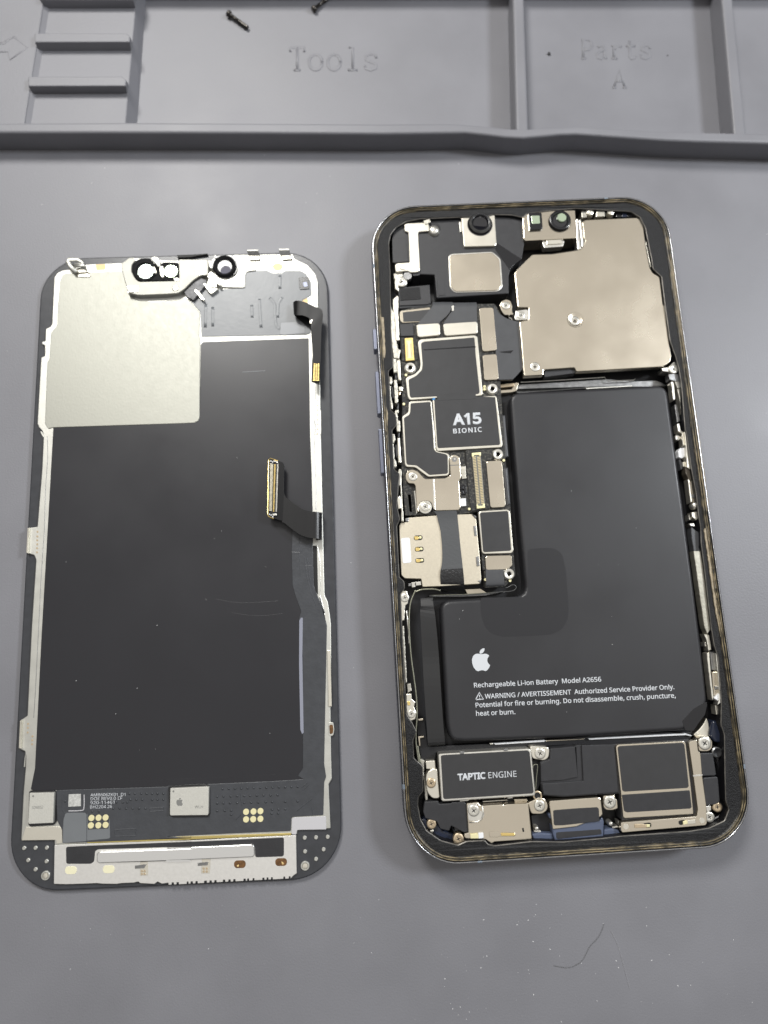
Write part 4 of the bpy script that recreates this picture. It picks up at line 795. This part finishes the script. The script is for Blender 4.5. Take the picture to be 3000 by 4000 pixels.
# bottom bracket with its toothed lower edge
teeth = 'D5 386,832 680,820 1659,782 D6 0,800 600,770 1200,742 1206,1095 1180,1110 '
up, dn = [], []
xs = [1150, 1135, 1100, 1085, 985, 970, 945, 930, 908, 890, 815, 800, 765, 750, 735, 715, 640, 620, 595, 575, 545, 525, 465, 445, 420, 400, 375, 350, 290, 270, 245, 225, 205, 190, 115, 95, 70, 50, 20]
q_ = P(teeth)
for i, x in enumerate(xs):
    yb = 1122 + (1150 - x) * .052
    q_ += P(f'D6 {x},{yb + (0 if i % 2 else 20):.0f}') + P(f'D6 {x-3},{yb + (20 if i % 2 else 0):.0f}')
q_ += P('D5 1380,1190 1340,1170 1310,1192 1180,1185 1160,1170 1120,1180 1000,1185 960,1192 830,1190 780,1185 655,1190 490,1195 380,1192')
bb = solid('bottom_bracket', scr, px2(q_, ZM + .05), ZM + .05, 1.0, mat('bright_bracket', (.93, .92, .89), .9, .34, .15, 2.5, .04, 1.5), .05)
pr('dark_insert', bb, 'D5 492,862 502,848 700,838 1659,800 D6 0,812 1075,762 1088,770 1088,925 1075,938 835,946 822,935 818,845 800,826 0,852 D5 1659,845 790,872 762,888 752,985 722,1006 505,1006 494,995', ZM + .10, 1.6, BLK, b=.03, r=.25)
pr('raised_bar', bb, 'D5 775,915 795,897 1659,862 D6 0,862 790,826 812,838 816,925 800,945 0,980 D5 1659,975 795,1002 776,985', ZM + .55, 1.6, mat('polished_bar', (.80, .80, .79), .9, .3), b=.2, r=.35, bn=4)
for t, m in (('D5 537,1066', CREAMD), ('D5 887,1057', CREAMD), ('D6 680,1010', BROWN), ('D6 1062,990', BROWN)):
    x, y = map(int, t.split()[1].split(','))
    pr('resin_dot', bb, f'{t[:2]} {x-54},{y-16} {x-36},{y-35} {x+36},{y-37} {x+54},{y-18} {x+54},{y+14} {x+36},{y+35} {x-36},{y+37} {x-54},{y+18}', ZM + .12, 1.7, m, b=.04, r=.9)
pr('resin_fleck', bb, 'D6 1062,985 1080,990 1088,1008 1075,1014', ZM + .16, 1.8, KAPT, b=.03, r=.1); pr('resin_fleck', bb, 'D6 650,1022 668,1010 672,1030 655,1034', ZM + .16, 1.8, KAPT, b=.03, r=.1)
for pad, dk, ds in (('D5 1178,990 1250,985 1252,1112 1176,1116', 'D5 1130,1022 1180,1016 1240,1008 1215,1048 1130,1052', ('D5 1195,1073', 'D5 1220,1072', 'D5 1195,1100', 'D5 1220,1100')),
                    ('D6 330,962 408,960 402,1094 320,1095', 'D6 290,996 390,986 380,1020 290,1026', ('D6 345,1050', 'D6 373,1050', 'D6 345,1078', 'D6 373,1078'))):
    pr('contact_tab', bb, pad, ZM + .15, 1.7, CREAM, b=.04, r=.1); pr('tab_dark_patch', bb, dk, ZM + .18, 1.7, DSILV, b=.03, r=0)  # dark steel patch overlapping each contact tab
    for d in ds: disc('contact_dot', bb, d, 11, ZM + .2, 1.8, BRASS, b=.03, n=10)
for t in ('D5 102,862', 'D5 208,860', 'D5 313,858', 'D5 140,974', 'D5 310,984', 'D5 208,1059', 'D6 1280,766', 'D6 1385,763', 'D6 1493,758', 'D6 1283,893', 'D6 1455,874', 'D6 1385,963'): disc('rivet', scr, t, 19, 1.45, 1.0, RAIL, b=.1, n=14)
for t in ('D5 307,1112', 'D6 1285,1022'):
    lathe('ring_rivet', scr, t, 42, 1.2, [(1, -.1, 0), (1, .2, 0), (.9, .3, 0), (.66, .3, 0), (.6, .15, 0), (.55, .35, 1), (.2, .4, 1)], [RAIL, CREAM])
# spring tabs on the left edge
for t, ys in (('D4 76,676 88,674 80,838 68,835', (700, 730, 755, 780, 805, 832)), ('D4 28,1910 40,1908 34,2088 20,2086', (1930, 1955, 1985, 2010, 2035, 2060))):
    pr('spring_tab', scr, t, ZM + .6, 1.2, CREAM, b=.1, r=.05)
    for y in ys: disc('tab_hole', scr, f'D4 {(142 if y < 1000 else 88)-(y%1000-700)*.03:.0f},{y}', 7, ZM + .02, 1.5, BRASS, b=.01, n=10)
for y in range(1620, 1970, 48): disc('tab_hole', scr, f'D2 {1402},{y}', 9, ZM + .02, 1.5, BEIGE, b=.01, n=10)
tube('frame_seam', scr, tpx('D2 1375,1470 1380,1600 1365,1620 1372,1820 1380,1870 1385,1970', ZM), .07, DSILV, 6)
tube('frame_seam', scr, tpx('D3 770,130 772,440 790,860 785,1080', ZM), .06, DSILV, 6); tube('frame_seam', scr, tpx('D3 800,1470 832,1660 835,1900 830,2000 880,2212', ZM), .06, SILV, 6)
tube('frame_seam', scr, tpx('D4 205,90 208,230 195,400 185,700 165,1000 150,1300 130,1700 118,1890', ZM), .06, DSILV, 6)
# kapton spots
for t in ('D1 655,242 755,236 760,290 665,300', 'D1 1112,422 1268,424 1280,470 1122,476', 'D2 942,262 965,232 1010,228 1045,245 1050,275 1020,300 970,300', 'D2 1245,605 1290,580 1310,600 1300,640 1250,625'):
    pr('kapton_spot', scr, t, ZM + (1.42 if '1112' in t else .04), 1.6 if '1112' not in t else 3.0, KAPT, b=.02, r=.3)
# spring clips along the top edge
tube('spring_clip', scr, tpx('D1 460,320 400,260 372,210 385,190 480,195 520,225 545,245 440,250', ZM + 1.0), .55, RAIL, 8, .5)
pr('spring_clip', scr, 'D1 455,340 580,330 610,350 590,370 480,368', ZM + .35, 1.5, CREAM, b=.1, r=.2)
pr('spring_clip', scr, 'D1 450,285 540,290 590,320 470,330', ZM + .5, 1.5, WSILV, b=.12, r=.2)
for a, b_ in (('D2 685,92 800,90 802,105 688,106', 'D2 700,150 810,150 820,195 715,198'), ('D2 1005,82 1112,80 1115,96 1008,98', 'D2 1025,148 1125,146 1150,190 1045,196')):
    pr('spring_clip', scr, a, ZM + 1.0, 1.2, RAIL, b=.12, r=.1); pr('spring_clip', scr, b_, ZM + .4, 1.2, WSILV, b=.14, r=.15)
    pa, pb = P(a), P(b_); ribbon('spring_clip', scr, [(pa[3], pa[2], ZM + .9), (pb[0], pb[1], ZM + .35)], .12, DSILV, 2)
# sensor assembly at the top of the screen
ZS = 3.2
sb = pr('sensor_bracket', scr, 'E1 -30,290 40,240 75,210 130,215 158,245 110,300 105,380 150,470 200,512 440,505 690,500 700,480 692,230 1055,232 1065,300 1062,430 960,440 870,500 760,610 690,655 540,668 200,680 60,655 50,590 20,500', ZS, ZS - .5, mat('bracket_steel', (.40, .395, .36), .85, .55, .15, 3, .05, .4), b=.18, r=.5, bn=3)
pr('bracket_wall', scr, 'E1 80,640 200,668 540,655 690,642 700,660 540,680 200,694 70,668', ZS - .4, 1.9, DSILV, b=.1, r=0)
pr('label_plate', sb, 'E1 905,270 1000,266 1005,425 905,428', ZS + .12, ZS - .1, CREAM, b=.06, r=.2)
pr('bracket_step', sb, 'E1 50,560 200,555 190,640 60,655', ZS + .1, ZS - .1, SILV, b=.08, r=.2)
screw(sb, 'E1 103,610', 46, ZS + .2); screw(sb, 'E1 655,588', 44, ZS + .12); screw(sb, 'E1 1098,452', 42, ZS - .1)
pr('ear_bracket', scr, 'E1 1045,430 1100,380 1150,420 1175,520 1170,580 1080,575', ZS - .25, 1.9, SILV, b=.15, r=.3)
pr('sensor_housing', scr, 'E1 100,360 130,270 200,225 300,215 345,225 430,330 500,265 690,268 700,480 620,495 440,500 200,508 130,450', ZS - .35, 1.8, MATTE, b=.15, r=.4)
lathe('lens_ring', scr, 'E1 274,374', 146, ZS - .35, [(1, -.3, 0), (1, .2, 0), (.9, .3, 0), (.72, .3, 0), (.68, .05, 0)], MATTE, 32)
disc('sensor_lens', scr, 'E1 282,385', 100, ZS + .05, ZS - .6, LENSW, b=.08, n=36)
disc('sensor_lens', scr, 'E1 598,380', 88, ZS - .1, ZS - .6, LENSG, b=.12, n=32)
pr('bent_tab', scr, 'E1 345,220 375,195 430,200 465,245 468,320 445,330 410,290', ZS + .2, ZS - .6, RAIL, b=.15, r=.4)
pr('bent_tab', scr, 'E1 455,330 490,305 510,340 512,450 495,465 460,430', ZS + .1, ZS - .6, CREAM, b=.15, r=.4)
pr('bent_tab', scr, 'E1 375,315 400,330 422,390 410,418 385,390', ZS + .15, ZS - .6, CREAM, b=.12, r=.3)
pr('bent_tab', scr, 'E1 620,465 680,455 712,475 705,505 650,512', ZS + .1, ZS - .5, RAIL, b=.12, r=.3)
pr('earpiece_mesh', scr, 'E1 675,178 860,172 1055,160 1055,170 920,190 850,205 680,212', 1.9, 1.0, HOLE, b=.05, r=0)
lathe('camera_ring', scr, 'E1 1268,320', 142, 2.3, [(1.04, -.7, 0), (1, .25, 0), (.93, .5, 0), (.86, .45, 0), (.62, -.2, 0), (.58, -.3, 0)], MATTE, 40)
disc('camera_glass', scr, 'E1 1282,372', 66, 2.25, 1.8, LENSP, b=.08, n=28)
pr('camera_surround', scr, 'E1 1095,230 1170,190 1360,170 1420,260 1430,380 1390,430 1300,470 1190,430 1110,340', 2.1, 1.3, BLKG, b=.1, r=.6)
for t in ('E1 1065,265 1090,250 1118,310 1112,355 1075,330', 'E1 1130,185 1150,172 1180,205 1170,222 1140,208', 'E1 1150,440 1180,455 1225,545 1205,565 1165,520'): pr('bent_tab', scr, t, ZS, 2.0, RAIL, b=.12, r=.3)
pr('flex_cable', scr, 'E1 760,640 880,520 960,460 1040,490 1040,540 880,745 800,700', 2.6, 1.9, mat('speckled_flex', (.07, .07, .075), .2, .4, .8, 1.2, .6, .8), b=.1, r=.2)
pr('stiffener_tab', scr, 'E1 890,620 905,602 935,620 1015,725 1010,745 980,735', 2.8, 2.3, CREAM, b=.06, r=.4)
pr('stiffener_tab', scr, 'E1 995,540 1015,525 1190,600 1105,665 1080,650', 2.7, 1.9, RAIL, b=.08, r=.3)
tube('frame_seam', scr, smooth_path(tpx('E1 1000,572 1240,575 1480,585 1515,560 1520,430 1560,385 1659,370', ZM + .1)), .28, RAIL, 8)
# ribbon with a small connector on the upper right
rb = ribbon('ribbon_cable', scr, [(P('D2 1165,745')[0], P('D2 1158,625')[0], 2.9), (P('D2 1180,755')[0], P('D2 1185,610')[0], 4.0), (P('D2 1260,760')[0], P('D2 1255,618')[0], 4.4), (P('D2 1330,800')[0], P('D2 1360,665')[0], 4.5), (P('D2 1335,880')[0], P('D2 1452,718')[0], 4.6), (P('D2 1338,960')[0], P('D2 1440,900')[0], 4.6), (P('D2 1350,1150')[0], P('D2 1434,1150')[0], 4.6), (P('D2 1345,1230')[0], P('D2 1430,1240')[0], 4.6), (P('D2 1340,1430')[0], P('D2 1422,1462')[0], 4.6)], .22, FLEXB, 5)
ribbon('ribbon_cable', scr, [(P('D2 1162,745')[0], P('D2 1158,690')[0], 2.9), (P('D2 1200,790')[0], P('D2 1230,740')[0], 2.4), (P('D2 1290,860')[0], P('D2 1330,800')[0], 2.2), (P('D2 1335,905')[0], P('D2 1345,860')[0], 2.1)], .15, FLEXB, 4)
disc('locating_hole', rb, 'D2 1342,820', 22, 4.66, 4.5, CREAM, b=.03)
pr('connector_body', rb, 'D2 1362,1240 1415,1240 1418,1428 1352,1425', 4.95, 4.6, BLKG, b=.06, r=.08)
pins('contact_pins', rb, 'D2 1360,1245 1420,1245 1418,1425 1350,1425', [(.05, .32, 0), (.42, .6, .2), (.72, .98, 0)], 13, 0, 1, 5.05, 4.8, GOLD)
# ribbon with the long display connector
rc = ribbon('ribbon_cable', scr, [(P('D3 430,900')[0], P('D3 420,1215')[0], 4.0), (P('D3 470,955')[0], P('D3 450,1228')[0], 4.05), (P('D3 555,1018')[0], P('D3 540,1300')[0], 4.2), (P('D3 640,1075')[0], P('D3 635,1360')[0], 4.4), (P('D3 720,1098')[0], P('D3 715,1384')[0], 4.6), (P('D3 775,1103')[0], P('D3 770,1390')[0], 4.65), (P('D3 825,1110')[0], P('D3 822,1398')[0], 4.2), (P('D3 848,1114')[0], P('D3 842,1405')[0], 3.3), (P('D3 840,1116')[0], P('D3 836,1408')[0], 2.4), (P('D3 790,1118')[0], P('D3 786,1410')[0], 2.1)], .18, mat('flex_satin', (.010, .010, .011), 0, .27, spec=.5), 5)
pr('connector_board', rc, 'D3 270,545 290,525 385,555 430,572 443,600 440,900 455,930 445,1212 300,1165 265,1140', 4.1, 3.7, FLEXB, b=.05, r=.3)
tube('board_edge', rc, tpx('D3 375,552 290,525 272,545 262,1130 275,1155 330,1178', 4.05), .12, GOLD, 6)
pr('connector_body', rc, 'D3 300,548 380,565 365,1140 282,1130', 4.3, 4.0, BLKG, b=.06, r=.1)
pins('contact_pins', rc, 'D3 290,585 382,592 365,1105 278,1098', [(.02, .36, 0)], 40, 0, 1, 4.45, 4.2, mat('pin_silver', (.78, .73, .58), .85, .33), .6, skew=-.008)
pins('contact_pins', rc, 'D3 290,585 382,592 365,1105 278,1098', [(.48, .66, .2)], 40, 0, 1, 4.45, 4.2, GOLD, .55)
pins('contact_pins', rc, 'D3 290,585 382,592 365,1105 278,1098', [(.82, .99, 0)], 40, 0, 1, 4.42, 4.2, SILV, .6)
for t in ('D3 320,548 375,560 375,578 358,576 350,565 322,562', 'D3 315,1125 360,1120 362,1142 316,1145'): pr('connector_end', rc, t, 4.5, 4.2, SILV, b=.05, r=.05)
for t in ('D3 298,555', 'D3 316,565', 'D3 282,1130', 'D3 300,1138', 'D3 318,1158'): disc('solder_dot', rc, t, 8, 4.4, 4.1, WHITEL, b=.05, n=10)
# ------------------------------------------------------------------ loose bits on the mat
def loose_screw(p0, p1, label):
    a, b = cast(P(p0)[0], .6), cast(P(p1)[0], .45); d = (b - a); L = d.length
    prof = [(.02, 0), (.75, .02), (.82, .12), (.82, .75), (.7, .9), (.42, .95), (.42, L * .55), (.5, L * .56), (.40, L * .58)]
    z = L * .58
    while z < L - .25: prof += [(.5, z + .12), (.4, z + .24)]; z += .24
    prof += [(.02, L)]
    n = 12; V = []; Fc = []; dd = d.normalized(); sd = dd.cross(Vector((0, 0, 1))).normalized(); upv = sd.cross(dd)
    for r, h in prof:
        for i in range(n):
            an = 2 * math.pi * i / n; V.append(a + dd * h + sd * (r * math.cos(an)) + upv * (r * math.sin(an)) + Vector((0, 0, .22)))
    for k in range(len(prof) - 1):
        for i in range(n): Fc.append((k * n + i, k * n + (i + 1) % n, (k + 1) * n + (i + 1) % n, (k + 1) * n + i))
    o = link('loose_screw', V, Fc, mat('dark_screw', (.06, .055, .05), .8, .3), None, (a.x, a.y, 0), smooth=True)
    tag(o, label, 'screw', 'loose screws in the tool tray')
loose_screw('M1 985,60', 'M1 1072,124', 'short dark screw lying whole in the Tools tray, left of the lettering')
loose_screw('M1 1352,46', 'M1 1440,-22', 'dark screw cut by the top edge of the picture, above the word Tools')
def crumb(t, r, label):
    p = cast(P(t)[0], 0); bm = bmesh.new(); bmesh.ops.create_icosphere(bm, subdivisions=2, radius=r * MM)
    for v in bm.verts: v.co *= R.uniform(.7, 1.2); v.co.z *= .7
    me = bpy.data.meshes.new('crumb'); bm.to_mesh(me); bm.free(); me.materials.append(HAIRM)
    o = place('crumb', me, None, (p.x, p.y, r * .5)); tag(o, label, 'crumb')
crumb('M2 712,235', .42, 'larger dark crumb in the Parts tray, left of the lettering')
crumb('M2 1225,240', .17, 'tiny dark crumb in the Parts tray, right of the word Parts')
h1 = tube('hair', None, smooth_path([tuple(cast(p, .15)) for p in P('H1 270,618 370,630 450,590 490,520 510,487 555,440 580,395 597,347')]), .028, mat('hair_grey', (.13, .13, .13), 0, .5), 5); tag(h1, 'thin bent dark hair on the mat below the phone body', 'hair')
h2 = tube('fibre', None, smooth_path([tuple(cast(p, .15)) for p in P('H1 640,390 668,440 698,515 720,600 745,690 765,768')]), .02, mat('pale_fibre', (.42, .42, .43), 0, .6), 5); tag(h2, 'thin straight pale fibre on the mat, right of the dark hair', 'fibre')
V = []; Fc = []
def speck(p, z, r):
    o_ = cast(p, z); k = len(V); an = R.uniform(0, 6.3); l = R.uniform(.8, 2.2)
    for i in range(5):
        a = 2 * math.pi * i / 5; x, y = r * l * math.cos(a), r * math.sin(a)
        V.append((o_.x + x * math.cos(an) - y * math.sin(an), o_.y + x * math.sin(an) + y * math.cos(an), z + .01))
    V.append((o_.x, o_.y, z + r * .8))
    for i in range(5): Fc.append((k + i, k + (i + 1) % 5, k + 5))
for i in range(420):
    p = (R.uniform(0, 3000), R.uniform(600, 4000))
    if 1400 < p[0] < 2990 and 720 < p[1] < 3420 or 30 < p[0] < 1370 and 950 < p[1] < 3520: continue
    speck(p, 0, R.choice((.018, .022, .028, .035, .05, .07)))
for i in range(26): speck((R.uniform(1720, 2200), R.uniform(3520, 3990)), 0, R.choice((.04, .06, .09)))
for i in range(26): speck((R.uniform(1760, 2660), R.uniform(1650, 2850)) if i % 2 else (R.uniform(250, 1150), R.uniform(1750, 2950)), 5.22 if i % 2 else ZM + .11, R.choice((.03, .04, .06)))
for t in ('H1 1075,748', 'H1 140,806', 'H1 450,602', 'H1 905,583', 'H1 873,360', 'H1 690,630', 'H1 675,586'): speck(P(t)[0], 0, .10)
tag(link('lint_specks', V, Fc, DUST, None, (0, 0, 0)), 'white lint specks scattered over the grey mat', 'lint', kind='stuff')
